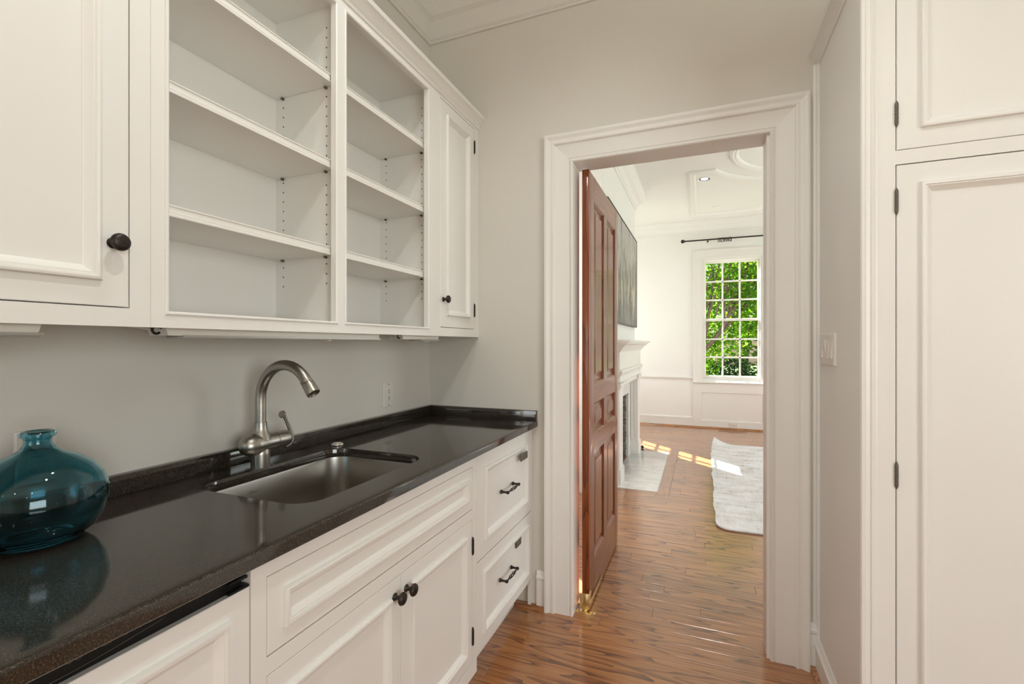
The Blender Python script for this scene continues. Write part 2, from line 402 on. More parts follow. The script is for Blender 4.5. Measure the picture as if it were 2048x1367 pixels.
struct('wall_side', MB().box(3.6, 3.7, -.4, YD, -.1, CEIL).box(3.6, 3.7, -4.2, -2.6, -.1, CEIL).box(3.6, 3.7, -2.6, -.4, -.1, .7).box(3.6, 3.7, -2.6, -.4, 2.4, CEIL), M_WALL, 'kitchen wall on the far side')
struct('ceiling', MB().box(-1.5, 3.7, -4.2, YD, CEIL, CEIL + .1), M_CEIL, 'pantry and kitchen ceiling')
# living room shell
struct('ceiling_living', MB().box(-1.62, 3.7, YD + .005, 8.05, CEIL, CEIL + .1), M_LCEIL, 'white living room ceiling with raised mouldings')
WX0, WX1, WZ0, WZ1 = .007, .843, .715, 2.615      # far window opening
mb = MB(); Y2 = YF + .15
mb.box(-1.62, WX0, YF, Y2, -.1, CEIL).box(WX1, 3.7, YF, Y2, -.1, CEIL).box(WX0, WX1, YF, Y2, -.1, WZ0).box(WX0, WX1, YF, Y2, WZ1, CEIL)
struct('wall_far', mb, M_LWALL, 'white far wall of the living room with the sash window')
AY0, AY1, AZ0, AZ1 = 6.60, 7.44, .715, 2.78      # alcove window beside the chimney breast
mb = MB()
NY0, NY1 = 2.92, 3.56                             # the matching window in the near alcove
mb.box(-1.62, -1.5, T, NY0, -.1, CEIL).box(-1.62, -1.5, NY1, AY0, -.1, CEIL).box(-1.62, -1.5, AY1, 8.05, -.1, CEIL).box(-1.62, -1.5, AY0, AY1, -.1, AZ0).box(-1.62, -1.5, AY0, AY1, AZ1, CEIL).box(-1.62, -1.5, NY0, NY1, -.1, AZ0).box(-1.62, -1.5, NY0, NY1, AZ1, CEIL)
struct('wall_alcove', mb, M_LWALL, 'white living room wall beside the chimney breast')
mb = MB()
for a, b_ in ((T, 3.2), (4.6, 5.4), (6.8, 8.05)): mb.box(3.5, 3.6, a, b_, -.1, CEIL)
for a, b_ in ((3.2, 4.6), (5.4, 6.8)): mb.box(3.5, 3.6, a, b_, -.1, .7).box(3.5, 3.6, a, b_, 2.6, CEIL)
struct('wall_living', mb, M_LWALL, 'white living room wall with two wide windows')
FBY0, FBY1, FBZ = 4.74, 5.54, .736                # firebox opening
mb = MB()
mb.box(-1.5, BX, BY0, FBY0, 0, CEIL).box(-1.5, BX, FBY1, BY1, 0, CEIL).box(-1.5, BX, FBY0, FBY1, FBZ, CEIL)
struct('wall_chimney', mb, M_LWALL, 'white chimney breast above the fireplace')

# ------------------------------------------------------------------ doorway casing, crowns, baseboards
def casing(name, b, u0, u1, z1, label):
    """casing with back band on the outside, flat field and bead on the inside; path goes up, across, down"""
    prof = [(0, 0), (0, .030), (.006, .032), (.013, .030), (.020, .024), (.030, .022), (.041, .026), (.046, .024), (.050, .017), (.054, .015), (.118, .015), (.121, .012), (.124, .015), (.134, .017), (.138, .013), (.138, 0)]
    root = struct(name, None, None, label)
    def leg(poly):   # poly: outer/inner corner pairs
        loops = [[b.p(*f(d), n) for d, n in prof] for f in poly]
        return MB().loft(loops, True, True, True)
    build('casing_leg', leg([lambda d: (u0 + d, 0), lambda d: (u0 + d, z1 - d)]), M_TRIM, root)
    build('casing_head', leg([lambda d: (u0 + d, z1 - d), lambda d: (u1 - d, z1 - d)]), M_TRIM, root)
    build('casing_leg', leg([lambda d: (u1 - d, z1 - d), lambda d: (u1 - d, 0)]), M_TRIM, root)
    return root
casing('trim_1', facing_ny(YD), DX0 - .138, DX1 + .138, DH + .138, 'white moulded casing round the doorway, pantry side')
casing('trim_2', facing_py(T), -DX1 - .150, -DX0 + .150, DH + .138, 'white moulded casing round the doorway, living room side')
j = struct('trim_3', None, None, 'white painted jamb lining the doorway')
for x0, x1 in ((DX0 - .004, DX0), (DX1, DX1 + .004)): build('jamb', MB().box(x0 - .012, x1 + .012 if False else x1, YD, T, 0, DH), M_TRIM, j)
build('head_jamb', MB().box(DX0, DX1, YD, T, DH, DH + .004), M_TRIM, j)
# ceiling crown of the pantry: band, bead and cove
CR = [(0, 2.915), (.012, 2.915), (.016, 2.922), (.012, 2.930), (.020, 2.936), (.020, 3.030), (.030, 3.038), (.040, 3.044), (.055, 3.080), (.085, 3.125), (.120, 3.155), (.128, 3.165), (.128, 3.185), (.140, 3.20), (0, 3.20)]
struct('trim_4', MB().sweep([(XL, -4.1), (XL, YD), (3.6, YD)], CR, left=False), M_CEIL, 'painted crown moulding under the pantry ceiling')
# crown of the living room
LC = [(0, 3.025), (.012, 3.025), (.018, 3.035), (.014, 3.048), (.028, 3.058), (.032, 3.075), (.060, 3.11), (.085, 3.125), (.090, 3.14), (.118, 3.165), (.124, 3.178), (.135, 3.185), (.135, 3.2), (0, 3.2)]
struct('trim_5', MB().sweep([(3.5, YF), (-1.5, YF), (-1.5, BY1), (BX, BY1), (BX, BY0), (-1.5, BY0), (-1.5, T)], LC, left=True), M_LCEIL, 'white crown moulding round the living room')
# cabinet crown continued on the return wall
CC = [(0, 2.408), (.004, 2.408), (.006, 2.414), (.006, 2.420), (.010, 2.424), (.014, 2.432), (.024, 2.446), (.033, 2.452), (.034, 2.456), (.036, 2.467), (0, 2.467)]
struct('trim_6', MB().sweep([(HX, YD), (HX, HY - .022), (3.5, HY - .022)], CC, left=False), M_TRIM, 'small crown moulding along the top of the return wall')
# scribe moulding in the far corner of the return wall
struct('trim_7', MB().prism([(HX, YD, .118), (HX - .020, YD, .118), (HX - .020, YD - .006, .118), (HX - .011, YD - .008, .118), (HX - .010, YD - .014, .118), (HX - .003, YD - .020, .118), (HX, YD - .020, .118)], (0, 0, 2.296)), M_TRIM, 'vertical corner bead where the return wall meets the doorway wall')
BB = [(0, 0), (.014, 0), (.014, .095), (.017, .099), (.017, .106), (.010, .112), (.007, .122), (.004, .128), (0, .128)]
BBT = [(0, 0), (.014, 0), (.014, .145), (.018, .150), (.018, .160), (.012, .166), (.010, .178), (.005, .186), (0, .186)]
QR = [(.0, .0), (.030, .0), (.029, .007), (.025, .014), (.018, .018), (.0, .018)]
struct('baseboard_right', MB().sweep([(HX, YD), (HX, HY)], [(o, z + .0) for o, z in BB], left=False), M_TRIM, 'white baseboard with moulded cap on the return wall')
struct('baseboard_doorway', MB().sweep([(-.752, YD), (DX0 - .138, YD)], BBT, left=False), M_TRIM, 'short white baseboard between drawers and door casing')
struct('baseboard_corner', MB().sweep([(DX1 + .138, YD), (HX - .001, YD)], BBT, left=False), M_TRIM, 'narrow white baseboard strip beside the door casing')
s = struct('trim_8', None, None, 'stained wood shoe moulding along the pantry baseboards')
build('shoe_moulding', MB().sweep([(-.90, YD), (DX0 - .139, YD)], QR, left=False), M_OAK, s)
build('shoe_moulding', MB().sweep([(DX1 + .139, YD), (HX, YD), (HX, HY)], QR, left=False), M_OAK, s)
# living room baseboard, shoe and chair rail
LB = [(0, 0), (.016, 0), (.016, .135), (.020, .140), (.016, .152), (.008, .162), (0, .165)]
struct('baseboard_far', MB().sweep([(-.125, YF), (-1.5, YF), (-1.5, BY1), (BX, BY1)], LB, left=True), M_TRIM, 'white baseboard of the far living room wall')
struct('baseboard_far_corner', MB().sweep([(3.5, YF), (.975, YF)], LB, left=True), M_TRIM, 'white baseboard beyond the far window')
struct('trim_9', MB().sweep([(3.5, YF), (-1.5, YF), (-1.5, BY1), (BX, BY1)], [(0, 0), (.05, 0), (.047, .012), (.035, .022), (0, .024)], left=True), M_OAK, 'stained wood shoe moulding along the far wall')
struct('trim_10', MB().sweep([(-.125, YF), (-1.5, YF), (-1.5, BY1), (BX, BY1)], [(0, .742), (.012, .742), (.014, .752), (.024, .758), (.030, .772), (.024, .780), (0, .784)], left=True), M_TRIM, 'white chair rail on the far wall')

# raised mouldings on the living room ceiling: panel with a concave quarter corner round a circle
cm = struct('trim_11', None, None, 'raised white ceiling moulding with a circle and quarter-cut panels')
MPRO = [(-.05, 0), (-.045, -.016), (-.02, -.026), (.0, -.020), (.02, -.026), (.045, -.016), (.05, 0)]
def ceiling_bead(name, pts, closed):
    P = [Vector((*p, CEIL)) for p in pts]; n = len(P); loops = []
    for i in range(n):
        a = P[(i - 1) % n] if (closed or i) else P[i]; c_ = P[(i + 1) % n] if (closed or i < n - 1) else P[i]
        d1 = (P[i] - a); d2 = (c_ - P[i]); d1 = d1.normalized() if d1.length > 1e-6 else d2.normalized(); d2 = d2.normalized() if d2.length > 1e-6 else d1
        n1 = Vector((-d1.y, d1.x, 0)); n2 = Vector((-d2.y, d2.x, 0)); m = (n1 + n2) / max(.3, 1 + n1.dot(n2))
        loops.append([P[i] + m * o * .8 + Vector((0, 0, z)) for o, z in MPRO])
    mb = MB()
    V = loops + ([loops[0]] if closed else [])
    mb.loft(V, False); return build(name, mb, M_LCEIL, cm)
CX, CY = 1.02, 5.14
circ = lambda r: [(CX + r * math.cos(2 * math.pi * k / 64), CY + r * math.sin(2 * math.pi * k / 64)) for k in range(64)]
ceiling_bead('circle_moulding', circ(1.12 * .98 - .38), True)
for sx in (-1, 1):
    for sy in (-1, 1):
        r = 1.0; pts = []
        ax = math.degrees(math.asin(.44 / 1.0))
        for k in range(17):
            ang = R(180 - ax * 0 - 26 - (128 - 90) * 0) if False else None
        a0, a1 = 154, 97
        arcp = [(CX + r * math.cos(R(a0 + (a1 - a0) * k / 16)), CY + r * math.sin(R(a0 + (a1 - a0) * k / 16)) ) for k in range(17)]
        arcp = [((x - CX) * -sx * -1 + 0, y - CY) for x, y in arcp]
        outer = [(-1.12, arcp[0][1]), *arcp, (arcp[-1][0], 2.25), (-1.12, 2.25)]
        ceiling_bead('panel_moulding', [(CX + (x if sx < 0 else -x), CY + (y_ if sy > 0 else -y_)) for x, y_ in [(abs(p[0]) * -1, p[1]) for p in outer]], True)

# ------------------------------------------------------------------ cabinetry builders
MOLD = [(0, -.001), (0, .006), (.002, .0095), (.006, .011), (.010, .0095), (.0115, .0065), (.015, .0065), (.017, .004), (.024, -.003), (.027, -.0045), (.027, -.008)]
def panel_leaf(name, parent, b, u0, u1, v0, v1, t, s, m=M_CAB, proud=0.0, pm='panel_moulding'):
    """framed leaf (door, drawer front): a flat frame, a recessed panel and an applied raised moulding"""
    leaf = build(name, MB().frame(b, u0, u1, v0, v1, [(s + .006, proud - t), (0, proud - t), (0, proud - .0012), (.0012, proud), (s + .006, proud), (s + .006, proud - t)]), m, parent)
    build('panel', MB().bbox(b, u0 + s + .006, u1 - s - .006, v0 + s + .006, v1 - s - .006, proud - .014, proud - .006), m, leaf)
    build(pm, MB().frame(b, u0 + s, u1 - s, v0 + s, v1 - s, [(d, n + proud) for d, n in MOLD]), m, leaf)
    return leaf
def knob(parent, b, u, v):
    return build('knob', MB().lathe(b.p(u, v, 0), b.n, [(.0105, -.001), (.0105, .002), (.008, .004), (.0055, .008), (.005, .015), (.007, .018), (.0145, .021), (.0172, .0245), (.0172, .0275), (.015, .0315), (.010, .034), (.004, .035)], 24), M_BRONZE, parent)
def hinge(parent, b, u, v0, v1, m=M_BRONZE, r=.005, ribs=False):
    L = v1 - v0; k = L * .10
    prof = [(.0005, 0), (r * .5, k * .4), (r * .9, k), (r, k * 1.6)]
    if ribs:
        n = 5
        for q in range(1, n): h = k * 1.6 + (L - 3.2 * k) * q / n; prof += [(r, h - .0012), (r * .86, h - .0006), (r * .86, h + .0006), (r, h + .0012)]
    prof += [(r, L - k * 1.6), (r * .9, L - k), (r * .5, L - k * .4), (.0005, L)]
    return build('hinge', MB().lathe(b.p(u, v0, r * .45), b.v, prof, 12), m, parent)
def pull(parent, b, ua, ub, v):
    mb = MB(); h = .030
    for u in (ua, ub):
        mb.lathe(b.p(u, v, 0), b.n, [(.0085, -.001), (.0085, .002), (.0065, .006), (.0048, .011), (.0043, .020), (.0052, .024), (.0070, .028), (.0073, .031), (.0060, .0345), (.003, .0365)], 14)
    um = (ua + ub) / 2; L = ub - ua
    mb.tube([b.p(ua, v, h), b.p(ua + .022, v, h)], [.0042, .0036], 10).tube([b.p(ub - .022, v, h), b.p(ub, v, h)], [.0036, .0042], 10)
    for q in range(4):                              # open twisted cage in the middle of the grip
        pts = []
        for k in range(15):
            f = k / 14; a = q * math.pi / 2 + f * math.pi * 1.1; rr = .0052 * math.sin(math.pi * f) + .0008
            pts.append(b.p(ua + .020 + (L - .040) * f, v + rr * math.sin(a), h + rr * math.cos(a)))
        mb.tube(pts, .0021, 6)
    return build('pull_handle', mb, M_BRONZE, parent)

bu = facing_px(UF)
# ---- closed wall cabinet at the left
wc = thing('wall_cabinet', (UF, .1, 1.335), 'white closed wall cabinet with panelled door and dark round knob, above the vase', 'cabinet')
mb = MB()
for y0, y1 in ((-.400, -.345), (.1075, .1125), (.593, .6312)): mb.bbox(bu, y0, y1, 1.335, 2.41, -.02, 0)
mb.bbox(bu, -.345, .593, 1.335, 1.372, -.02, 0).bbox(bu, -.345, .593, 2.394, 2.41, -.02, 0)
build('face_frame', mb, M_CAB, wc, 0)
mb = MB().box(XL, UF - .02, -.40, -.382, 1.350, 2.41).box(XL, UF - .02, .612, .630, 1.350, 2.41).box(XL, UF - .02, -.382, .612, 1.350, 1.366).box(XL, UF - .02, -.382, .612, 2.394, 2.41).box(XL, XL + .012, -.382, .612, 1.366, 2.394)
build('carcass', mb, M_CAB, wc, 0)
for a, c_ in ((-.343, .1055), (.1145, .591)):
    d = panel_leaf('door', wc, bu, a, c_, 1.374, 2.392, .02, .048)
    knob(d, bu, .563 if a > 0 else -.31, 1.498)
build('cabinet_crown', MB().sweep([(UF, -.40), (UF, .6312)], CC, left=False), M_CAB, wc)

# ---- open shelf cabinet
oc = thing('shelf_cabinet', (UF, 1.4, 1.335), 'white wall cabinet with two open shelved bays and one narrow panelled door', 'cabinet')
mb = MB()
for y0, y1 in ((.6318, .667), (1.171, 1.217), (1.711, 1.812), (2.146, 2.199)): mb.bbox(bu, y0, y1, 1.335, 2.412, -.02, 0)
for y0, y1, z in ((.667, 1.171, 2.378), (1.217, 1.711, 2.378), (1.812, 2.146, 2.394)):
    mb.bbox(bu, y0, y1, 1.335, 1.370 if z < 2.39 else 1.374, -.02, 0).bbox(bu, y0, y1, z, 2.412, -.02, 0)
build('face_frame', mb, M_CAB, oc, 0)
for y0, y1 in ((.667, 1.171), (1.217, 1.711)):
    build('opening_bead', MB().frame(bu, y0 - .007, y1 + .007, 1.363, 2.385, [(0, -.001), (0, .0025), (.002, .004), (.005, .004), (.008, .0015), (.008, -.019)]), M_CAB, oc)
XB = XL + .014
mb = MB()
mb.box(XL, UF - .02, .632, .645, 1.353, 2.412)
build('side_panel', mb, M_CAB, oc, 0)
for y0, y1 in ((1.194, 1.207), (1.757, 1.770), (2.18, 2.199)): build('side_panel', MB().box(XL, UF - .02, y0, y1, 1.353, 2.412), M_CAB, oc, 0)
build('back_panel', MB().box(XL, XB, .645, 2.18, 1.353, 2.412), M_CAB, oc, 0)
mb = MB()
for y0, y1 in ((.645, 1.194), (1.207, 1.757), (1.77, 2.18)): mb.box(XB, UF - .02, y0, y1, 1.353, 1.369)
build('bottom_panel', mb, M_CAB, oc, 0)
mb = MB()
for y0, y1 in ((.645, 1.194), (1.207, 1.757), (1.77, 2.18)): mb.box(XB, UF - .02, y0, y1, 2.396, 2.412)
build('top_panel', mb, M_CAB, oc, 0)
SN = [(-1.114, .0005), (-1.099, .0005), (-1.0965, .002), (-1.0965, .0045), (-1.099, .0055), (-1.099, .019), (-1.100, .0195), (-1.100, .021), (-1.097, .0225), (-1.0965, .0245), (-1.0975, .0275), (-1.114, .0275)]
pin = None
for y0, y1 in ((.646, 1.193), (1.208, 1.756)):
    for z in (1.584, 1.861, 2.134):
        sh = build('shelf', MB().box(XB + .001, -1.112, y0, y1, z + .002, z + .0255), M_CAB, oc, 0)
        build('nosing', MB().prism([(x, y0, z + .028 - h) for x, h in SN], (0, y1 - y0, 0)), M_CAB, sh)
        for x in (-1.133, -1.321):
            for yy, sg in ((y1 + .001, -1), (y0 - .001, 1)):
                build('shelf_pin', MB().lathe((x, yy, z - .002), (0, sg, 0), [(.0042, 0), (.0042, .008), (.003, .0095)], 10), M_TAG, oc)
for yy in (1.194, 1.757):
    mb = MB()
    for x in (-1.133, -1.321):
        for k in range(27):
            z = 1.497 + .032 * k - (.002 if x < -1.2 else 0)
            if min(abs(z - q) for q in (1.584, 1.861, 2.134, 1.60, 1.875, 2.15)) < .012: continue
            mb.lathe((x, yy + .004, z), (0, -1, 0), [(.0026, 0), (.0026, .0042), (.0020, .0045)], 8)
    tag(build('shelf_pin_holes', mb, M_HOLE, oc), kind='stuff')
d = panel_leaf('door', oc, bu, 1.814, 2.144, 1.376, 2.392, .02, .052)
knob(d, bu, 1.838, 1.500)
hinge(d, bu, 2.146, 2.264, 2.336); hinge(d, bu, 2.146, 1.434, 1.506)
build('cabinet_crown', MB().sweep([(UF, .6318), (UF, YD - .001)], CC, left=False), M_CAB, oc)

# ---- under-cabinet lights
def ucl(y0, y1, label, lens0=None, cord=None):
    r_ = thing('undercabinet_light', (-1.13, (y0 + y1) / 2, 1.335), label, 'light')
    # sloping end caps, housing, lens strip and a small latch
    build('housing', MB().prism([(-1.165, y0, 1.3515), (-1.165, y0 + .012, 1.319), (-1.165, y1 - .012, 1.319), (-1.165, y1, 1.3515)], (.065, 0, 0)), M_PLATE, r_)
    build('lens', MB().box(-1.160, -1.104, lens0 or y0 + .02, y1 - .006, 1.3125, 1.319, .002), M_DIFF, r_)
    build('reflector_strip', MB().box(-1.1035, -1.098, lens0 or y0 + .02, y1 - .004, 1.3155, 1.3205), M_ALU, r_)
    ym = y0 + (y1 - y0) * .66
    build('latch', MB().box(-1.115, -1.097, ym - .006, ym + .006, 1.3095, 1.3125, .001), M_PLASTIC, r_)
    if cord:
        build('cord', MB().tube([(-1.13, y0 + .004, 1.335), (-1.12, y0 - .012, 1.332), *cord], .0028, 8), M_PLASTIC, r_)
        cy = y0 - .010; cyc = [(-1.105 , cy + .0085 * math.cos(a), 1.331 + .0085 * math.sin(a)) for a in [R(20 + 30 * k) for k in range(11)]]
        build('cable_clip', MB().tube([(-1.105, cy + .008, 1.350), *cyc], .0028, 8), M_BLACK, r_)
    return r_
ucl(-.25, .474, 'white under-cabinet strip light beneath the closed wall cabinet')
ucl(.672, 1.43, 'long white under-cabinet strip light above the faucet', .715, [(-1.12, .60, 1.340), (-1.12, .52, 1.345), (-1.13, .478, 1.343)])
ucl(1.56, 1.85, 'short white under-cabinet strip light above the outlet', 1.70, [(-1.12, 1.52, 1.343), (-1.12, 1.46, 1.343), (-1.13, 1.434, 1.340)])

# ------------------------------------------------------------------ countertop, splash, sink
ct = thing('countertop', (-1.06, 1.0, .892), 'polished black granite countertop along the left wall with sink cutout', 'countertop')
CT0, CT1 = .892, .921
S = (-1.245, -.858, .835, 1.362); SR = .07      # sink hole x0 x1 y0 y1
hole = rrect(S[0], S[1], S[2], S[3], SR, 10)
mb = MB()
XF = CF - .03
top_in = [Vector((x, y_, CT1)) for x, y_ in hole]
def grow(pts, d):
    cx, cy = (S[0] + S[1]) / 2, (S[2] + S[3]) / 2; out = []
    r_ = rrect(S[0] - d, S[1] + d, S[2] - d, S[3] + d, SR + d, 10)
    return r_
# ring from the hole out to a rectangle
RX0, RX1, RY0, RY1 = S[0] - .03, S[1] + .03, S[2] - .03, S[3] + .03
def to_rect(pts):
    out = []
    n = len(pts) // 4
    corners = [(RX1, RY0), (RX1, RY1), (RX0, RY1), (RX0, RY0)]
    for q in range(4):
        cx, cy = corners[q]
        for k in range(n):
            x, y_ = pts[q * n + k]
            if k == 0: p = (x, RY0) if q == 0 else ((RX1, y_) if q == 1 else ((x, RY1) if q == 2 else (RX0, y_)))
            elif k == n - 1: p = (RX1, y_) if q == 0 else ((x, RY1) if q == 1 else ((RX0, y_) if q == 2 else (x, RY0)))
            else: p = (cx, cy)
            out.append(p)
    return out
rect = to_rect(hole)
V_in = [mb.bm.verts.new((x, y_, CT1)) for x, y_ in grow(hole, .0018)]
cache = {}
def vtx(x, y_, z):
    k = (round(x, 5), round(y_, 5), z)
    if k not in cache: cache[k] = mb.bm.verts.new((x, y_, z))
    return cache[k]
V_out = [vtx(x, y_, CT1) for x, y_ in rect]
N = len(hole)
for i in range(N):
    j_ = (i + 1) % N
    if V_out[i] is V_out[j_]: mb.bm.faces.new((V_in[i], V_in[j_], V_out[i]))
    else: mb.bm.faces.new((V_in[i], V_in[j_], V_out[j_], V_out[i]))
# eased edge and wall of the cutout
V_a = [mb.bm.verts.new((x, y_, CT1 - .0006)) for x, y_ in grow(hole, .0006)]
V_b = [mb.bm.verts.new((x, y_, CT1 - .0018)) for x, y_ in hole]
V_c = [mb.bm.verts.new((x, y_, CT0)) for x, y_ in hole]
for A, B_ in ((V_in, V_a), (V_a, V_b), (V_b, V_c)):
    for i in range(N): mb.bm.faces.new((A[i], A[(i + 1) % N], B_[(i + 1) % N], B_[i]))
def flat(x0, x1, y0, y1, z): mb.bm.faces.new([mb.bm.verts.new(p) for p in ((x0, y0, z), (x1, y0, z), (x1, y1, z), (x0, y1, z))])
CY0 = -1.3
flat(XL, XF, CY0, RY0, CT1); flat(XL, XF, RY1, YD, CT1); flat(XL, RX0, RY0, RY1, CT1); flat(RX1, XF, RY0, RY1, CT1)
flat(XL, XF, CY0, S[2], CT0); flat(XL, XF, S[3], YD, CT0); flat(XL, S[0], S[2], S[3], CT0); flat(S[1], XF, S[2], S[3], CT0)
slab = build('slab', mb, M_GRAN, ct, 30, recalc=False)
slab.data.flip_normals() if slab.data.polygons[0].normal.z < 0 else None
edge = [(XF, CT0), (CF - .002, CT0), (CF, CT0 + .002), *[(CF - .005 + .005 * math.cos(R(a_)), CT1 - .005 + .005 * math.sin(R(a_))) for a_ in range(0, 91, 15)], (XF, CT1)]
build('front_edge', MB().prism([(x, CY0, z) for x, z in edge], (0, YD - CY0, 0)), M_GRAN, ct, 30)
build('backsplash', MB().box(XL, XL + .024, CY0, YD, CT1, .972, .0012), M_GRAN, ct)
build('end_splash', MB().box(XL + .024, CF - .001, YD - .024, YD, CT1, .972, .0012), M_GRAN, ct)

sk = thing('sink', (-1.05, 1.1, .68), 'undermount stainless steel sink set into the black countertop', 'sink')
def rl(d, z, r_): return [Vector((x, y_, z)) for x, y_ in rrect(S[0] - d, S[1] + d, S[2] - d, S[3] + d, r_, 10)]
loops = [rl(.022, .8905, SR + .022), rl(.004, .8905, SR + .004), rl(.002, .886, SR), rl(0, .78, SR - .002), rl(-.004, .735, SR - .004), rl(-.010, .715, SR - .008), rl(-.022, .700, SR - .014), rl(-.040, .693, SR - .024), rl(-.12, .690, .05)]
build('bowl', MB().loft(loops, True, False, True), M_SINK, sk, 50)
build('drain', MB().lathe((-1.10, 1.12, .6905), (0, 0, 1), [(.042, 0), (.042, .003), (.036, .003), (.030, -.0002), (.010, -.0002)], 24), M_CHROME, sk)
def text_mesh(name, body, size, b, u, v, n, depth, m, parent):
    cu = bpy.data.curves.new(name, 'FONT'); cu.body = body; cu.size = size; cu.extrude = depth; cu.align_x = 'CENTER'; cu.align_y = 'CENTER'
    tmp = bpy.data.objects.new(name, cu); COL.objects.link(tmp)
    dg = bpy.context.evaluated_depsgraph_get(); me = bpy.data.meshes.new_from_object(tmp.evaluated_get(dg))
    bpy.data.objects.remove(tmp); me.name = name
    M = Matrix((b.u, b.v, b.n)).transposed().to_4x4(); M.translation = b.p(u, v, n) - root_of(parent).location
    me.transform(M); me.materials.clear(); me.materials.append(m)
    o = bpy.data.objects.new(name, me); COL.objects.link(o); o.parent = parent
    return o
text_mesh('logo', 'ELKAY', .013, facing_px(S[0] + .0012), 1.02, .858, 0, .0002, M_CHROME, sk)

# ------------------------------------------------------------------ faucet
FX, FY = -1.266, 1.058
fc = thing('faucet', (FX, FY, CT1), 'brushed nickel gooseneck faucet with side lever behind the sink', 'faucet')
build('base', MB().lathe((FX, FY, CT1), (0, 0, 1), [(.027, 0), (.027, .040), (.0265, .050), (.020, .062)], 28), M_STEEL, fc)
zb = .993
build('body', MB().lathe((FX, FY, zb), (0, 1, 0), [(.002, -.068), (.014, -.066), (.024, -.058), (.031, -.044), (.0335, -.030), (.033, -.016), (.029, .004), (.0268, .022), (.0262, .050)], 28), M_STEEL, fc)
build('spout_collar', MB().lathe((FX, FY, .996), (0, 0, 1), [(.031, .008), (.027, .022), (.0215, .034), (.0190, .046), (.0185, .062)], 28), M_STEEL, fc)
build('valve_cap', MB().lathe((FX, FY, zb), (0, 1, 0), [(.0250, .050), (.0250, .052), (.0262, .0525), (.0262, .094), (.024, .101), (.018, .106), (.004, .108)], 28), M_STEEL, fc)
ang = R(-3); ux, uy = math.cos(ang), math.sin(ang)
def sp(r_, z): return Vector((FX + ux * r_, FY + uy * r_, z))
ar = .1085; zc_ = 1.128
pts = [sp(0, 1.055), sp(0, 1.08), sp(0, 1.11)] + [sp(ar - ar * math.cos(R(a_)), zc_ + ar * math.sin(R(a_))) for a_ in range(0, 146, 8)]
build('spout', MB().tube(pts, [.0158] * len(pts), 20), M_STEEL, fc)
e0 = pts[-1]; ed = (pts[-1] - pts[-2]).normalized()
build('spray_head', MB().lathe(e0, ed, [(.0150, -.004), (.0172, -.002), (.0172, .002), (.0164, .003), (.0172, .004), (.0172, .007), (.0164, .008), (.0172, .009), (.0178, .012), (.0192, .044), (.0188, .046), (.0150, .0465), (.0150, .0440), (.004, .0440)], 24), M_STEEL, fc)
lv = [(FX, FY + .095, .962), (FX, FY + .112, .968), (FX, FY + .119, .985), (FX, FY + .117, 1.005), (FX, FY + .108, 1.028), (FX, FY + .098, 1.048), (FX, FY + .090, 1.064)]
build('lever', MB().tube(lv, [.004, .0075, .0085, .0075, .006, .0055, .006], 14), M_STEEL, fc)
build('lever_tip', MB().lathe((FX, FY + .080, 1.072), (-.15, 1, -.4), [(.003, -.004), (.0105, -.003), (.0125, .001), (.0115, .005), (.008, .008), (.003, .010)], 18), M_STEEL, fc)

asw = build('air_switch', MB().lathe((-1.272, 1.394, CT1), (0, 0, 1), [(.023, 0), (.0245, .002), (.0235, .005), (.019, .007), (.0165, .006), (.0165, .0085), (.012, .0105), (.003, .011)], 24), M_CHROME)
tag(recentre(asw), 'round chrome air switch button on the countertop beside the sink', 'button')

# ------------------------------------------------------------------ vase
VX, VY = -1.190, .500
prof_o = [(.003, .005), (.040, .004), (.048, .0005), (.056, .0), (.064, .004), (.082, .020), (.095, .045), (.1015, .074), (.1005, .094), (.092, .121), (.076, .143), (.056, .158), (.036, .168), (.0245, .1765), (.0195, .186), (.0190, .194), (.0205, .198), (.0245, .2005), (.0258, .205), (.0240, .2095), (.0205, .211)]
prof_i = [(.0165, .209), (.0158, .198), (.0158, .187), (.0205, .1745), (.033, .1645), (.053, .1545), (.072, .140), (.088, .119), (.0965, .094), (.0975, .074), (.091, .047), (.078, .0235), (.060, .0095), (.040, .0085), (.003, .0095)]
vs = build('glass_vase', MB().lathe((VX, VY, CT1 + .0004), (0, 0, 1), [(r_ * 1.055, h_) for r_, h_ in prof_o + prof_i], 64, cap=True), M_VASE, None, 60)
tag(recentre(vs), 'round teal blue glass bottle vase with short neck on the black countertop', 'vase')

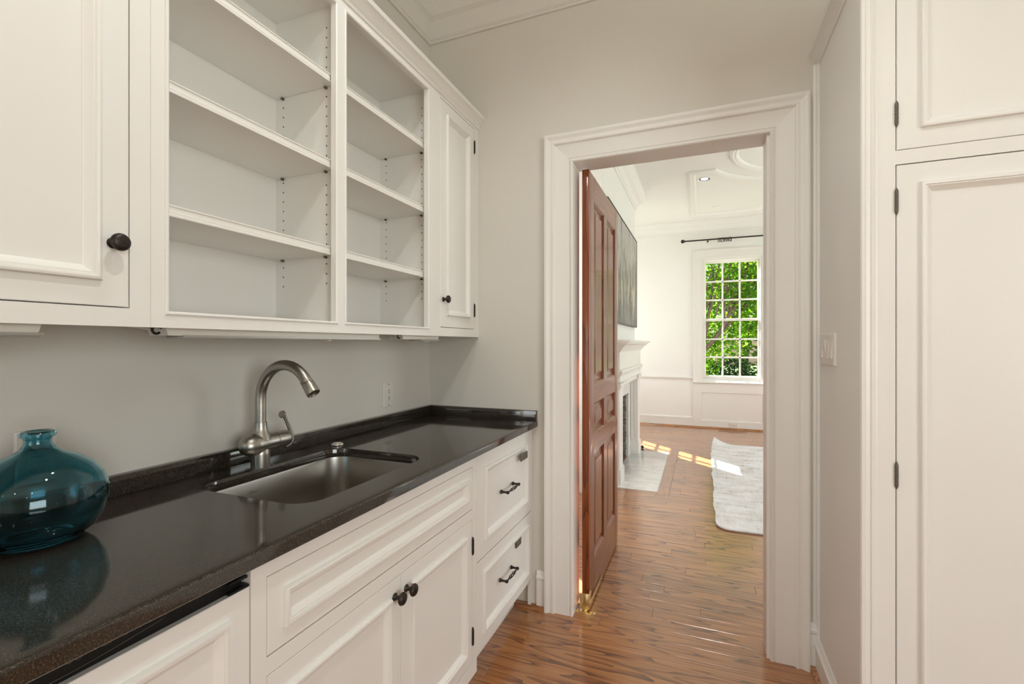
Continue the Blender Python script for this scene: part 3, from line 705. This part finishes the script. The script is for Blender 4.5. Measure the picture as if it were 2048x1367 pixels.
# ------------------------------------------------------------------ wall plates
bw = facing_px(XL)
def outlet(y0, z0, label, b=bw, w_=.071, h_=.117, horiz=False, m=M_PLATE):
    r_ = thing('wall_outlet', b.p(y0 + w_ / 2, z0, 0), label, 'outlet')
    build('cover_plate', MB().frame(b, y0, y0 + w_, z0, z0 + h_, [(0, 0), (0, .003), (.003, .0055), (.010, .006)], False, True), m, r_)
    uc, vc = y0 + w_ / 2, z0 + h_ / 2
    fw, fh = (.033, .0165) if horiz else (.0165, .033)
    face = build('receptacle', MB().bbox(b, uc - fw, uc + fw, vc - fh, vc + fh, .005, .0075, .001), m, r_)
    mb = MB()
    for k in (-1, 1):
        def pt(a, c_): return (uc + c_ + k * .0165, vc + a) if horiz else (uc + a, vc + c_ + k * .0165)
        for a in (-.0055, .0055):
            u_, v_ = pt(a, .003)
            du, dv = (.0038, .0013) if horiz else (.0013, .0038)
            mb.bbox(b, u_ - du, u_ + du, v_ - dv, v_ + dv, .0070, .0078)
        u_, v_ = pt(0, -.007); mb.lathe(b.p(u_, v_, .0068), b.n, [(.0030, 0), (.0030, .0010)], 10)
    build('slots', mb, M_HOLE, face)
    mb = MB()
    for k in (-1, 1): mb.lathe(b.p(uc + (k * .048 if horiz else 0), vc + (0 if horiz else k * .048), .0055), b.n, [(.003, 0), (.0028, .0012)], 10)
    tag(build('screws', mb, M_TAG, r_), kind='stuff')
    return r_
outlet(1.797, 1.004, 'beige double power outlet on the wall above the end of the countertop')
wp = thing('wall_plate', (XL, .57, .995), 'plain wall plate partly hidden behind the blue vase', 'wall plate')
build('cover_plate', MB().frame(bw, .535, .606, .995, 1.111, [(0, 0), (0, .005), (.003, .008), (.010, .0085)], False, True), M_PLASTIC, wp)
build('insert', MB().bbox(bw, .554, .587, 1.020, 1.086, .0075, .0100, .001), M_PLASTIC, wp)
br = facing_nx(HX)
ls = thing('light_switch', (HX, 2.04, 1.224), 'white four-gang rocker switch plate on the return wall by the doorway', 'light switch')
build('cover_plate', MB().frame(br, -2.150, -1.934, 1.224, 1.339, [(0, 0), (0, .004), (.003, .007), (.010, .0075)], False, True), M_PLASTIC, ls)
for k in range(4):
    uc = -2.150 + .0385 + .0463 * k
    a0, a1 = (.0075, .0125) if k != 1 else (.0125, .0075)
    build('rocker', MB().hexa([br.p(uc - .0165, 1.249, .006), br.p(uc + .0165, 1.249, .006), br.p(uc + .0165, 1.315, .006), br.p(uc - .0165, 1.315, .006),
                               br.p(uc - .0165, 1.249, a1), br.p(uc + .0165, 1.249, a1), br.p(uc + .0165, 1.315, a0), br.p(uc - .0165, 1.315, a0)]), M_PLASTIC, ls, 0)
mb = MB()
for k in range(4):
    for v_ in (1.235, 1.328): mb.lathe(br.p(-2.150 + .0385 + .0463 * k, v_, .007), br.n, [(.0028, 0), (.0026, .0012)], 8)
tag(build('screws', mb, M_PLASTIC, ls), kind='stuff')

# ------------------------------------------------------------------ base cabinets
bb = facing_px(BF)
fr_ = thing('undercounter_fridge', (BF, .33, .0), 'undercounter refrigerator behind a white panelled door, below the vase', 'refrigerator')
build('body', MB().box(XL + .06, BF - .03, .03, .618, .02, .882), M_BLACK, fr_, 0)
build('control_fascia', MB().box(BF - .03, BF - .012, .03, .618, .850, .890, .003), M_BLACK, fr_)
d = panel_leaf('door_panel', fr_, bb, .03, .625, .11, .852, .024, .040)
bd = facing_px(BF - .0118)
cur = [bd.p(.20 + .28 * f, .868 - .010 * math.sin(math.pi * f) , .0) for f in [k / 20 for k in range(21)]]
build('badge_line', MB().tube(cur + [bd.p(.487, .872, 0), bd.p(.476, .879, 0)], .0005, 6), M_TAG, fr_)
mb = MB(); rr = random.Random(4); pts = []
for k in range(26):
    pts.append(bd.p(.36 + k * .0036, .8745 + rr.uniform(-.004, .005), .0002))
build('badge_script', MB().tube(pts, .0005, 5), M_TAG, fr_)
build('top_hinge', MB().box(BF - .05, BF - .001, .585, .625, .8525, .857, .001).box(BF - .055, BF - .004, .588, .624, .868, .873, .001).lathe((BF - .020, .608, .855), (0, 0, 1), [(.008, 0), (.008, .016), (.004, .018)], 14), M_BLACK, fr_)

sc_ = thing('sink_cabinet', (BF, 1.1, .0), 'white sink base cabinet with false drawer front above two panelled doors', 'cabinet')
mb = MB()
mb.bbox(bb, .627, .661, .085, .8915, -.02, 0).bbox(bb, 1.535, 1.572, .085, .8915, -.02, 0)
mb.bbox(bb, .661, 1.535, .853, .8915, -.02, 0).bbox(bb, .661, 1.535, .662, .697, -.02, 0).bbox(bb, .661, 1.535, .085, .140, -.02, 0)
build('face_frame', mb, M_CAB, sc_, 0)
build('carcass', MB().box(XL + .01, BF - .02, .627, .640, .085, .8915).box(XL + .01, BF - .02, 1.559, 1.572, .085, .8915).box(XL + .01, BF - .02, .640, 1.559, .085, .1).box(XL + .01, XL + .02, .64, 1.559, .1, .88), M_CAB, sc_, 0)
build('toe_kick', MB().box(BF - .085, BF - .070, .627, 1.572, 0, .085), M_CAB, sc_, 0)
panel_leaf('drawer_front', sc_, bb, .663, 1.533, .699, .851, .02, .036)
dl = panel_leaf('door', sc_, bb, .663, 1.0965, .142, .660, .02, .046)
dr = panel_leaf('door', sc_, bb, 1.0985, 1.533, .142, .660, .02, .046)
knob(dl, bb, 1.067, .612); knob(dr, bb, 1.121, .610)
hinge(dr, bb, 1.535, .530, .598); hinge(dr, bb, 1.535, .200, .270)
hinge(dl, bb, .661, .530, .598); hinge(dl, bb, .661, .200, .270)

dc = thing('drawer_cabinet', (BF, 1.88, .0), 'white base cabinet of two deep panelled drawers beside the doorway', 'cabinet')
build('carcass', MB().box(XL + .01, BF - .022, 1.574, 2.176, .150, .8915), M_CAB, dc, 0)
build('filler_strip', MB().box(BF - .02, BF - .006, 2.180, 2.199, 0, .8915).box(BF - .02, BF - .003, 2.176, 2.183, .135, .8915), M_CAB, dc, 0)
build('toe_kick', MB().box(BF - .105, BF - .090, 1.574, 2.199, 0, .150), M_CAB, dc, 0)
for v0, v1, pu, pv, lat in ((.4845, .8885, (1.802, 1.928), .684, (1.995, 2.082, .765, .797)), (.146, .4800, (1.790, 1.912), .321, (1.972, 2.034, .378, .412))):
    d = panel_leaf('drawer', dc, bb, 1.576, 2.174, v0, v1, .02, .048 if v0 < .4 else .062)
    pull(d, bb, *pu, pv)
    lt = build('latch_tag', MB().bbox(bb, lat[0], lat[1], lat[2], lat[3], .010 if v0 > .4 else -.004, .016 if v0 > .4 else .002, .002), M_TAG, d)
    lt['label'] = 'small grey metal tag on the drawer moulding'

# ------------------------------------------------------------------ tall cabinet at the right
bh = facing_ny(HY)
th = thing('tall_cabinet', (1.0, HY, 0), 'tall white built-in cabinet with stacked panelled doors at the right edge', 'cabinet')
mb = MB()
mb.bbox(bh, HX, .522, 0, 2.42, -.02, 0).bbox(bh, 1.10, 1.16, 0, 2.42, -.02, 0).bbox(bh, 1.74, 2.2, 0, 2.42, -.02, 0)
for u0, u1 in ((.522, 1.10), (1.16, 1.74)):
    mb.bbox(bh, u0, u1, 1.820, 1.860, -.02, 0).bbox(bh, u0, u1, 2.38, 2.42, -.02, 0).bbox(bh, u0, u1, 0, .12, -.02, 0)
build('face_frame', mb, M_CAB, th, 0)
build('edge_casing', MB().prism([bh.p(u, 0, n) for u, n in ((HX - .001, -.02), (HX - .001, .016), (HX + .002, .020), (HX + .009, .020), (HX + .014, .013), (HX + .024, .011), (HX + .028, .015), (HX + .033, .013), (HX + .038, .008), (HX + .044, .007), (HX + .0455, 0), (HX + .0455, -.02))], (0, 0, 2.41)), M_CAB, th)
build('carcass', MB().box(HX + .014, 2.2, HY + .02, HY + .03, 0, .1).box(HX + .014, HX + .03, HY + .03, YD - .01, 0, 2.45).box(2.18, 2.2, HY + .02, YD - .01, 0, 2.45).box(HX + .014, 2.2, HY + .021, YD - .01, 2.42, 2.466).box(HX + .03, 2.18, YD - .02, YD - .01, 0, 2.42), M_CAB, th, 0)
for u0, u1 in ((.525, 1.0985), (1.1615, 1.738)):
    for v0, v1 in ((1.862, 2.378), (.122, 1.817)):
        d = panel_leaf('door', th, bh, u0, u1, v0, v1, .02, .0545)
        if u0 < 1:
            if v0 > 1: hinge(d, bh, u0 - .001, 1.928, 2.004, M_TAG, .0048, True)
            else: hinge(d, bh, u0 - .001, 1.674, 1.752, M_TAG, .0048, True); hinge(d, bh, u0 - .001, .880, .960, M_TAG, .0048, True)

# ------------------------------------------------------------------ mahogany door on its floor pivot
D0, D1, DN, DT, DZ0, DZ1 = 2.257, 3.095, -.507, .034, .012, 2.150
do = struct('door_1', None, None, 'open mahogany six-panel swing door on a brass floor pivot')
cols = ((D0 + .118, D0 + .383), (D0 + .475, D1 - .095)); rows = ((.215, .745), (.842, 1.000), (1.100, 2.025))
us = [D0, *[x for c_ in cols for x in c_], D1]; vs_ = [DZ0, *[x for r_ in rows for x in r_], DZ1]
bf = facing_px(DN)
for u0, u1 in ((us[0], us[1]), (us[4], us[5])): build('stile', MB().bbox(bf, u0, u1, DZ0, DZ1, -DT, 0, .0015), M_DOOR, do)
M_DOORH = wood('mahogany_rail', (.105, .020, .006), (.19, .044, .012), (.25, .066, .018), 1, 14, .32, .35, 9, .06, .10)
for k in (0, 2, 4, 6): build('rail', MB().bbox(bf, us[1], us[4], vs_[k], vs_[k + 1], -DT, 0), M_DOORH, do, 0)
for v0, v1 in rows: build('mullion', MB().bbox(bf, us[2], us[3], v0, v1, -DT, 0), M_DOOR, do, 0)
PP = [(0, 0), (.003, -.0015), (.006, -.006), (.012, -.010), (.014, -.014), (.026, -.014), (.050, -.006), (.052, -.004)]
for c0, c1 in cols:
    for v0, v1 in rows:
        pb = facing_nx(DN - DT)
        mb = MB().frame(bf, c0, c1, v0, v1, PP, False, True).frame(pb, -c1, -c0, v0, v1, PP, False, True)
        build('panel', mb, M_DOOR, do)
piv = build('pivot_hinge', MB().box(DN - DT - .002, DN + .002, D0 - .0025, D0 + .045, .010, .085, .002).box(DN + .001, DN + .004, D0 - .001, D0 + .30, .012, .046, .0012).box(DN + .001, DN + .0055, D0 - .001, D0 + .30, .042, .046, .0012).box(DN - DT - .004, DN - DT - .001, D0 - .001, D0 + .30, .012, .046, .0012), M_BRASS, do)
piv['label'] = 'polished brass floor pivot'
build('floor_plate', MB().lathe((DN - .062, D0 - .012, 0), (0, 0, 1), [(.016, 0), (.016, .0035), (.014, .0045), (.002, .0045)], 18).lathe((DN + .018, D0 - .010, 0), (0, 0, 1), [(.016, 0), (.016, .0035), (.014, .0045), (.002, .0045)], 18).box(DN - .062, DN + .018, D0 - .028, D0 + .006, 0.0, .0035, .001).lathe((DN - .022, D0 + .010, .003), (0, 0, 1), [(.013, 0), (.013, .008)], 16), M_BRASS, do)
build('barrel', MB().lathe((DN - DT - .008, D0 + .004, .02), (0, 0, 1), [(.003, 0), (.006, .002), (.006, .058), (.003, .061)], 14), M_BRASS, do)

# ------------------------------------------------------------------ windows
def window(name, b, u0, u1, z0, z1, cols_, rows_up, depth, label, casing_=True):
    r_ = struct(name, None, None, label)
    fw = .022
    build('jamb_frame', MB().frame(b, u0, u1, z0, z1, [(-.0, .0), (0, -.15), (fw, -.15), (fw, 0), (0, 0)]), M_TRIM, r_)
    zm = (z0 + z1) / 2 + .01; s = .034
    def sash(a0, a1, c0, c1, n0, n1, nr):
        sh = build('sash', MB().frame(b, a0, a1, c0, c1, [(s, n0), (0, n0), (0, n1), (s - .008, n1), (s, n1 - .008), (s, n0)]), M_TRIM, r_)
        gu0, gu1, gv0, gv1 = a0 + s, a1 - s, c0 + s, c1 - s; m_ = .011
        for k in range(1, cols_):
            uc = gu0 + (gu1 - gu0) * k / cols_; build('muntin', MB().bbox(b, uc - m_, uc + m_, gv0, gv1, n0 + .004, n1 - .003, .003), M_TRIM, sh)
        for k in range(1, nr):
            vc = gv0 + (gv1 - gv0) * k / nr; build('muntin', MB().bbox(b, gu0, gu1, vc - m_, vc + m_, n0 + .004, n1 - .003, .003), M_TRIM, sh)
        for i in range(cols_):
            for k in range(nr):
                pu0, pu1 = gu0 + (gu1 - gu0) * i / cols_, gu0 + (gu1 - gu0) * (i + 1) / cols_
                pv0, pv1 = gv0 + (gv1 - gv0) * k / nr, gv0 + (gv1 - gv0) * (k + 1) / nr
                nc = (n0 + n1) / 2
                build('pane', MB().bbox(b, pu0, pu1, pv0, pv1, nc - .0015, nc + .0015), M_PANE, sh, 0)
    sash(u0 + fw, u1 - fw, z0 + .062, zm + .014, -.085, -.045, rows_up)
    sash(u0 + fw, u1 - fw, zm - .014, z1 - fw, -.130, -.090, rows_up)
    build('sill', MB().bbox(b, u0 - .02, u1 + .02, z0 - .002, z0 + .060, -.15, -.04, .004), M_TRIM, r_)
    cw = .131
    prof = [(0, 0), (0, .028), (.010, .032), (.018, .024), (.034, .020), (.040, .016), (cw - .022, .016), (cw - .018, .012), (cw, .016), (cw, 0)]
    loops = [[b.p(*f(d_), n) for d_, n in prof] for f in (lambda d_: (u0 - cw + d_, z0), lambda d_: (u0 - cw + d_, z1 + .012 + cw - d_), lambda d_: (u1 + cw - d_, z1 + .012 + cw - d_), lambda d_: (u1 + cw - d_, z0))]
    build('casing', MB().loft(loops, True, True, True), M_TRIM, r_)
    build('stool', MB().bbox(b, u0 - cw - .015, u1 + cw + .015, z0 - .018, z0, 0, .045, .006).bbox(b, u0 - cw, u1 + cw, z0 - .05, z0 - .018, 0, .020, .004), M_TRIM, r_)
    return r_
bfar = facing_ny(YF)
w1 = window('window_1', bfar, WX0, WX1, WZ0, WZ1, 3, 3, .15, 'white double-hung sash window with eighteen panes in the far wall')
build('apron_panel', MB().frame(bfar, WX0 - .131, WX1 + .131, 0, .668, [(0, 0), (0, .020), (.118, .020), (.120, .017), (.124, .017), (.126, .006)], False, True), M_TRIM, w1)
window('window_2', facing_px(-1.5), AY0, AY1, AZ0, AZ1, 3, 3, .12, 'white sash window in the alcove beside the chimney breast')

window('window_3', facing_px(-1.5), NY0, NY1, AZ0, AZ1, 3, 3, .12, 'white sash window in the near alcove behind the open door')

# ------------------------------------------------------------------ fireplace
MXF = -.695
fp = thing('fireplace_mantel', (-.74, 5.14, 0), 'white carved fireplace mantel with shelf on the chimney breast', 'mantel')
build('shelf', MB().sweep([(BX, 4.26 + .05), (BX, 4.26 + .05)], [(0, 0)], True) if False else MB().box(BX, -.585, 4.25, 6.03, 1.315, 1.338, .006), M_TRIM, fp)
build('bed_moulding', MB().sweep([(BX, 5.93), (MXF, 5.93), (MXF, 4.35), (BX, 4.35)], [(0, 1.228), (.010, 1.228), (.014, 1.240), (.030, 1.252), (.036, 1.266), (.062, 1.290), (.075, 1.300), (.085, 1.302), (.085, 1.315), (0, 1.315)], left=False if False else True), M_TRIM, fp)
build('frieze', MB().box(BX, MXF, 4.36, 5.92, 1.045, 1.232), M_TRIM, fp, 0)
build('architrave', MB().sweep([(BX, 5.92), (MXF, 5.92), (MXF, 4.36), (BX, 4.36)], [(0, .94), (.004, .94), (.008, .955), (.004, .965), (.004, 1.0), (.014, 1.010), (.024, 1.030), (.028, 1.045), (.022, 1.056), (0, 1.060)], left=True), M_TRIM, fp)
build('lintel', MB().box(BX, MXF - .012, 4.36, 5.92, .895, 1.045), M_TRIM, fp, 0)
for y0, y1 in ((4.36, 4.58), (5.70, 5.92)):
    lg = build('leg', MB().box(BX, MXF - .004, y0 + .006, y1 - .006, .0, .93), M_TRIM, fp, 0)
    build('plinth', MB().box(BX, MXF + .010, y0 - .004, y1 + .004, 0, .135, .003).box(BX, MXF + .004, y0, y1, .135, .150, .003), M_TRIM, lg)
    build('capital', MB().box(BX, MXF + .006, y0 - .002, y1 + .002, .880, .898, .003).box(BX, MXF + .014, y0 - .008, y1 + .008, .898, .935, .005), M_TRIM, lg)
    build('panel_moulding', MB().frame(facing_ny(y0 + .006), BX + .024, MXF - .028, .18, .85, [(0, 0), (0, .006), (.006, .008), (.012, .004), (.014, 0)]), M_TRIM, lg)
su = tag(build('marble_slips', MB().box(BX, BX + .016, FBY0 - .16, FBY0, 0, .895).box(BX, BX + .016, FBY1, FBY1 + .16, 0, .895).box(BX, BX + .016, FBY0, FBY1, FBZ, .895), M_MARBLE, fp, 0), 'white marble surround of the firebox')
fb = struct('wall_firebox', MB().box(-1.40, -1.36, FBY0 - .06, FBY1 + .06, 0, .9).box(-1.36, BX - .04, FBY0 - .06, FBY0 - .01, 0, .9).box(-1.36, BX - .04, FBY1 + .01, FBY1 + .06, 0, .9).box(-1.36, BX - .04, FBY0, FBY1, .80, .9), M_SOOT, 'soot black firebox lining')
def brick(x0, x1, y0, y1, z0, z1): build('brick', MB().box(x0, x1, y0, y1, z0, z1, .003), M_BRICK, fb)
for k in range(10):
    z = .002 + k * .074
    brick(BX - (.085 if k % 2 else .100), BX - (.008 if k % 2 else .012), FBY1 - .012 + (.003 if k % 2 else 0), FBY1 + .05, z, z + .068)
    brick(BX - (.085 if k % 2 else .100), BX - (.008 if k % 2 else .012), FBY0 - .05, FBY0 + .012 - (.003 if k % 2 else 0), z, z + .068)
hs = thing('hearth_slab', (-.58, 5.11, 0), 'white veined marble hearth slab set in the wood floor', 'hearth')
build('slab', MB().box(BX + .0005, HZ[1], HZ[2], HZ[3], -.016, .0025, .001), M_MARBLE, hs)
pt_ = thing('framed_painting', (BX, 5.14, 1.51), 'wide grey abstract painting in thin dark frame above the mantel', 'painting')
bp = facing_px(BX)
build('frame', MB().frame(bp, 4.150, 6.130, 1.508, 2.598, [(0, .002), (0, .040), (.008, .040), (.008, .002)]), M_TAG, pt_)
cv = build('canvas', MB().bbox(bp, 4.161, 6.119, 1.519, 2.587, .004, .034), M_ART, None, 0)
for v_ in cv.data.vertices: v_.co -= Vector((BX, 5.14, 2.05))
cv.parent = pt_; cv.location = Vector((0, 0, 2.05 - 1.51))
ds = build('door_stop', MB().lathe((-.675, 5.955, 0), (0, 0, 1), [(.022, 0), (.022, .005), (.009, .008), (.008, .022), (.016, .028), (.020, .038), (.016, .050), (.004, .055)], 16), M_BRONZE)
tag(recentre(ds), 'small dark metal gas valve on the floor by the mantel leg', 'valve')

# ------------------------------------------------------------------ curtain rod
RY, RZ = YF - .085, 2.900
cr = thing('curtain_rod', (.425, RY, RZ), 'dark curtain rod with rings above the far window', 'curtain rod')
build('rod', MB().tube([(-.24, RY, RZ), (1.09, RY, RZ)], .0105, 12), M_BRONZE, cr)
for x, sg in ((-.24, -1), (1.09, 1)):
    build('finial', MB().lathe((x, RY, RZ), (sg, 0, 0), [(.016, -.006), (.018, 0), (.012, .006), (.020, .012), (.029, .026), (.030, .036), (.024, .050), (.008, .060)], 16), M_BRONZE, cr)
for x in (.09, 1.0):
    build('bracket', MB().lathe((x, YF, RZ - .01), (0, -1, 0), [(.014, 0), (.014, .006), (.005, .010), (.005, .085)], 12).tube([(x, RY, RZ - .005), (x, RY, RZ - .045)], .005, 8), M_BRONZE, cr)
ring0 = None
for k, x in enumerate((.245, .272, .296, .325, .352, .376, .402, .415)):
    a = R(random.Random(k).uniform(-28, 28)); n_ = Vector((math.cos(a), math.sin(a), 0)); px = n_.cross(Vector((0, 0, 1)))
    pts = [Vector((x, RY, RZ - .0166)) + (px * math.cos(2 * math.pi * q / 20) + Vector((0, 0, 1)) * math.sin(2 * math.pi * q / 20)) * .031 for q in range(21)]
    g = build('curtain_ring', MB().tube(pts, .0042, 6, cap=False), M_BRONZE)
    recentre(g); tag(g, ['leftmost dark curtain ring of the bunch on the rod above the window'] [0] if k == 0 else 'rightmost dark curtain ring of the bunch on the rod above the window' if k == 7 else '%s dark curtain ring from the left in the bunch on the rod' % ('second', 'third', 'fourth', 'fifth', 'sixth', 'seventh')[k - 1], 'curtain ring', 'curtain rings on the rod')

# ------------------------------------------------------------------ rug: grid with a wavy edge and one curled corner
rg = MB(); nx_, ny_ = 60, 80; X0, X1, Y0, Y1 = .10, 2.70, 3.585, 6.62
def rug_p(i, j_, top):
    u, v = i / nx_, j_ / ny_
    x = X0 + (X1 - X0) * u; y_ = Y0 + (Y1 - Y0) * v
    e = max(0, 1 - u * nx_ / 4)
    x += e * (.006 * math.sin(v * 23) + .003 * math.sin(v * 61 + 1)) + .05 * (v - .5) * (1 - u) * .4
    y_ += .010 * math.sin(u * 9) * (1 if v < .05 or v > .95 else 0)
    z = .0025 + (.010 if top else 0)
    z += e * .003 * (1 + math.sin(v * 31))
    d_ = math.hypot(u * (X1 - X0), (1 - v) * (Y1 - Y0))
    if d_ < .30: q = (1 - d_ / .30); z += .085 * q * q; x += .05 * q * q; y_ -= .0 * q
    d2 = math.hypot(u * (X1 - X0), v * (Y1 - Y0))
    if d2 < .12: q = (1 - d2 / .12); x += .035 * q * q; y_ += .03 * q * q
    return Vector((x, y_, z))
G = [[[rg.bm.verts.new(rug_p(i, j_, tp)) for j_ in range(ny_ + 1)] for i in range(nx_ + 1)] for tp in (0, 1)]
for i in range(nx_):
    for j_ in range(ny_):
        rg.bm.faces.new((G[1][i][j_], G[1][i + 1][j_], G[1][i + 1][j_ + 1], G[1][i][j_ + 1]))
        rg.bm.faces.new((G[0][i][j_], G[0][i][j_ + 1], G[0][i + 1][j_ + 1], G[0][i + 1][j_]))
for j_ in range(ny_):
    for i in (0, nx_): rg.bm.faces.new((G[0][i][j_], G[0][i][j_ + 1], G[1][i][j_ + 1], G[1][i][j_]))
for i in range(nx_):
    for j_ in (0, ny_): rg.bm.faces.new((G[0][i][j_], G[0][i + 1][j_], G[1][i + 1][j_], G[1][i][j_]))
tag(recentre(build('area_rug', rg, M_RUG, None, 60)), 'pale grey woven area rug with one curled corner on the living room floor', 'rug')

# ------------------------------------------------------------------ small living room fittings
rl_ = thing('recessed_light', (.032, 5.857, CEIL), 'round white recessed downlight in the moulded ceiling panel', 'light')
build('trim_ring', MB().lathe((.032, 5.857, CEIL), (0, 0, -1), [(.085, 0), (.085, .006), (.070, .009), (.060, .004), (.058, -.03), (.001, -.031)], 32), M_LCEIL, rl_)
build('lamp', MB().lathe((.032, 5.857, CEIL - .001), (0, 0, -1), [(.045, -.012), (.042, .0), (.02, .006), (.001, .008)], 24), M_EMIT, rl_)
sp_ = build('sprinkler_cover', MB().lathe((.193, 7.093, CEIL), (0, 0, -1), [(.05, 0), (.052, .004), (.048, .010), (.001, .012)], 24), M_LCEIL)
tag(recentre(sp_), 'small flat round cover on the living room ceiling near the window', 'cover')
fv = thing('floor_vent', (.425, 7.69, 0), 'dark slotted floor vent by the baseboard below the far window', 'vent')
build('frame', MB().frame(lying(0), .235, .615, 7.640, 7.735, [(0, 0), (0, .004), (.012, .005), (.012, .0005)]), M_OAK, fv)
build('backing', MB().box(.247, .603, 7.652, 7.723, .0002, .0010), M_HOLE, fv, 0)
mb = MB()
for k in range(19):
    if k != 9: mb.box(.252 + k * .0185, .2605 + k * .0185, 7.652, 7.723, .001, .0045)
mb.box(.41, .44, 7.652, 7.723, .001, .0045)
tag(build('slats', mb, M_OAK, fv, 0), kind='stuff')
outlet(.385, .036, 'white horizontal outlet in the panel below the far window', Basis((0, YF - .0205, 0), (1, 0, 0), (0, 0, 1), (0, -1, 0)), .117, .071, True, M_PLASTIC)

# ------------------------------------------------------------------ garden outside the windows
struct('ground', MB().box(-30, 40, 8.1, 45, -.75, -.55).box(-30, -1.7, -20, 8.1, -.75, -.55).box(3.75, 40, -20, 8.1, -.75, -.55), M_LAWN, 'lawn outside the windows')
def leaves(blobs, n, size, rng):
    mb = MB(); bm = mb.bm
    tot = sum(b_[3] * b_[4] * b_[5] for b_ in blobs)
    for bx, by, bz, rx, ry, rz in blobs:
        for _ in range(int(n * rx * ry * rz / tot)):
            while True:
                q = Vector((rng.uniform(-1, 1), rng.uniform(-1, 1), rng.uniform(-1, 1)))
                if q.length < 1: break
            p = Vector((bx + q.x * rx, by + q.y * ry, bz + q.z * rz))
            d1 = Vector((rng.gauss(0, 1), rng.gauss(0, 1), rng.gauss(0, .5))).normalized()
            d2 = d1.cross(Vector((rng.gauss(0, .6), rng.gauss(0, .6), 1))).normalized()
            s_ = size * rng.uniform(.6, 1.25)
            bm.faces.new([bm.verts.new(p + d1 * s_ * a + d2 * s_ * c_) for a, c_ in ((-.55, 0), (-.1, -.38), (.6, 0), (-.1, .38))])
    return mb
rng = random.Random(11)
def tree(loc, label, trunk, branches, blobs, n, size, m):
    t_ = thing('garden_tree', loc, label, 'tree')
    build('trunk', MB().tube(trunk[0], trunk[1], 10), M_BARK, t_)
    for pts, rd in branches: build('branch', MB().tube(pts, rd, 8), M_BARK, t_)
    tag(build('foliage', leaves(blobs, n, size, rng), m, t_, 0, recalc=False), kind='stuff')
    return t_
TY = 11.2
main = ([(-.75, TY, -.55), (-.45, TY, .30), (.02, TY, 1.10), (.42, TY, 1.62), (.62, TY + .05, 2.1), (.82, TY + .1, 2.7), (1.1, TY + .2, 3.6)], [.11, .085, .055, .045, .036, .028, .018])
brs = [([(.02, TY, 1.10), (.12, TY - .1, 1.75), (.22, TY - .2, 2.5), (.26, TY - .3, 3.4)], [.04, .032, .022, .014]),
       ([(.30, TY, 1.45), (.75, TY + .2, 1.95), (1.15, TY + .3, 2.6), (1.6, TY + .4, 3.5)], [.036, .028, .02, .012]),
       ([(.42, TY, 1.62), (.47, TY - .2, 2.3), (.60, TY - .3, 3.2)], [.03, .022, .014]),
       ([(-.2, TY, .75), (-.1, TY - .2, 1.7), (-.05, TY - .3, 2.6), (.06, TY - .3, 3.5)], [.035, .028, .02, .012])]
for k in range(9):
    x = .05 + k * .115
    brs.append(([(x - .12, TY - .35 + .06 * k, 1.9 + .05 * (k % 3)), (x + .08, TY - .4 + .06 * k, 2.6), (x + .34, TY - .45 + .06 * k, 3.5)], [.022, .017, .009]))
tree((-.75, TY, -.55), 'leaning maple tree with forked brown branches just outside the far window', main, brs,
     [(.3, TY + .2, 2.9, 1.5, .9, .9), (-.3, TY + .6, 1.6, .9, .6, .9), (1.2, TY + .3, 2.3, .8, .8, .8), (.45, TY + .9, 1.5, .7, .4, .6), (.0, TY - .4, .85, .5, .4, .42), (.9, TY + .5, 1.75, .5, .4, .4)], 11500, .085, M_LEAF)
for k, (x, y_, lab, h) in enumerate([(-3.2, 19, 'tall sunlit tree far beyond the window, behind the maple at its left', 8), (1.7, 24, 'tall sunlit tree far beyond the window, seen through its upper right panes', 9), (9.5, 22, 'tall sunlit tree far off in the garden beyond the window edge', 8)]):
    tree((x, y_, -.55), lab, ([(x, y_, -.55), (x + .2, y_, 1.5), (x, y_, h * .6)], [.22, .18, .08]), [([(x + .2, y_, 1.5), (x + 1, y_, 3.4)], [.1, .04])],
         [(x, y_, h * .55, 2.6, 2.0, h * .38), (x + .8, y_ - .5, 2.6, 1.7, 1.2, 1.1), (x, y_ - 1.5, .9, 2.6, 1.0, 1.4)], 5600, .24, M_LEAF2)
for k, (x, y_, lab, rx, rz, m_) in enumerate([(-.75, 14.2, 'dark bluish green shrub low behind the far window, leftmost of three', 1.0, .85, M_LEAF3), (.78, 15.6, 'dark green shrub low behind the far window, middle of three', .75, .7, M_LEAF3), (2.0, 13.4, 'dense green shrub low behind the far window, rightmost of three', .7, .62, M_LEAF)]):
    sh = thing('garden_shrub', (x, y_, -.55), lab, 'shrub')
    build('stem', MB().tube([(x, y_, -.55), (x + .05, y_, .1)], [.05, .03], 8), M_BARK, sh)
    tag(build('foliage', leaves([(x, y_, .28, rx, .6, rz)], 2300, .085, rng), m_, sh, 0, recalc=False), kind='stuff')
hd = thing('garden_hedge', (9.5, 5, -.55), 'clipped green hedge outside the side windows of the living room', 'hedge')
tag(build('foliage', leaves([(9.5, 1 + 2.2 * k, .7, .9, 1.5, 1.25) for k in range(6)], 5200, .2, rng), M_LEAF, hd, 0, recalc=False), kind='stuff')
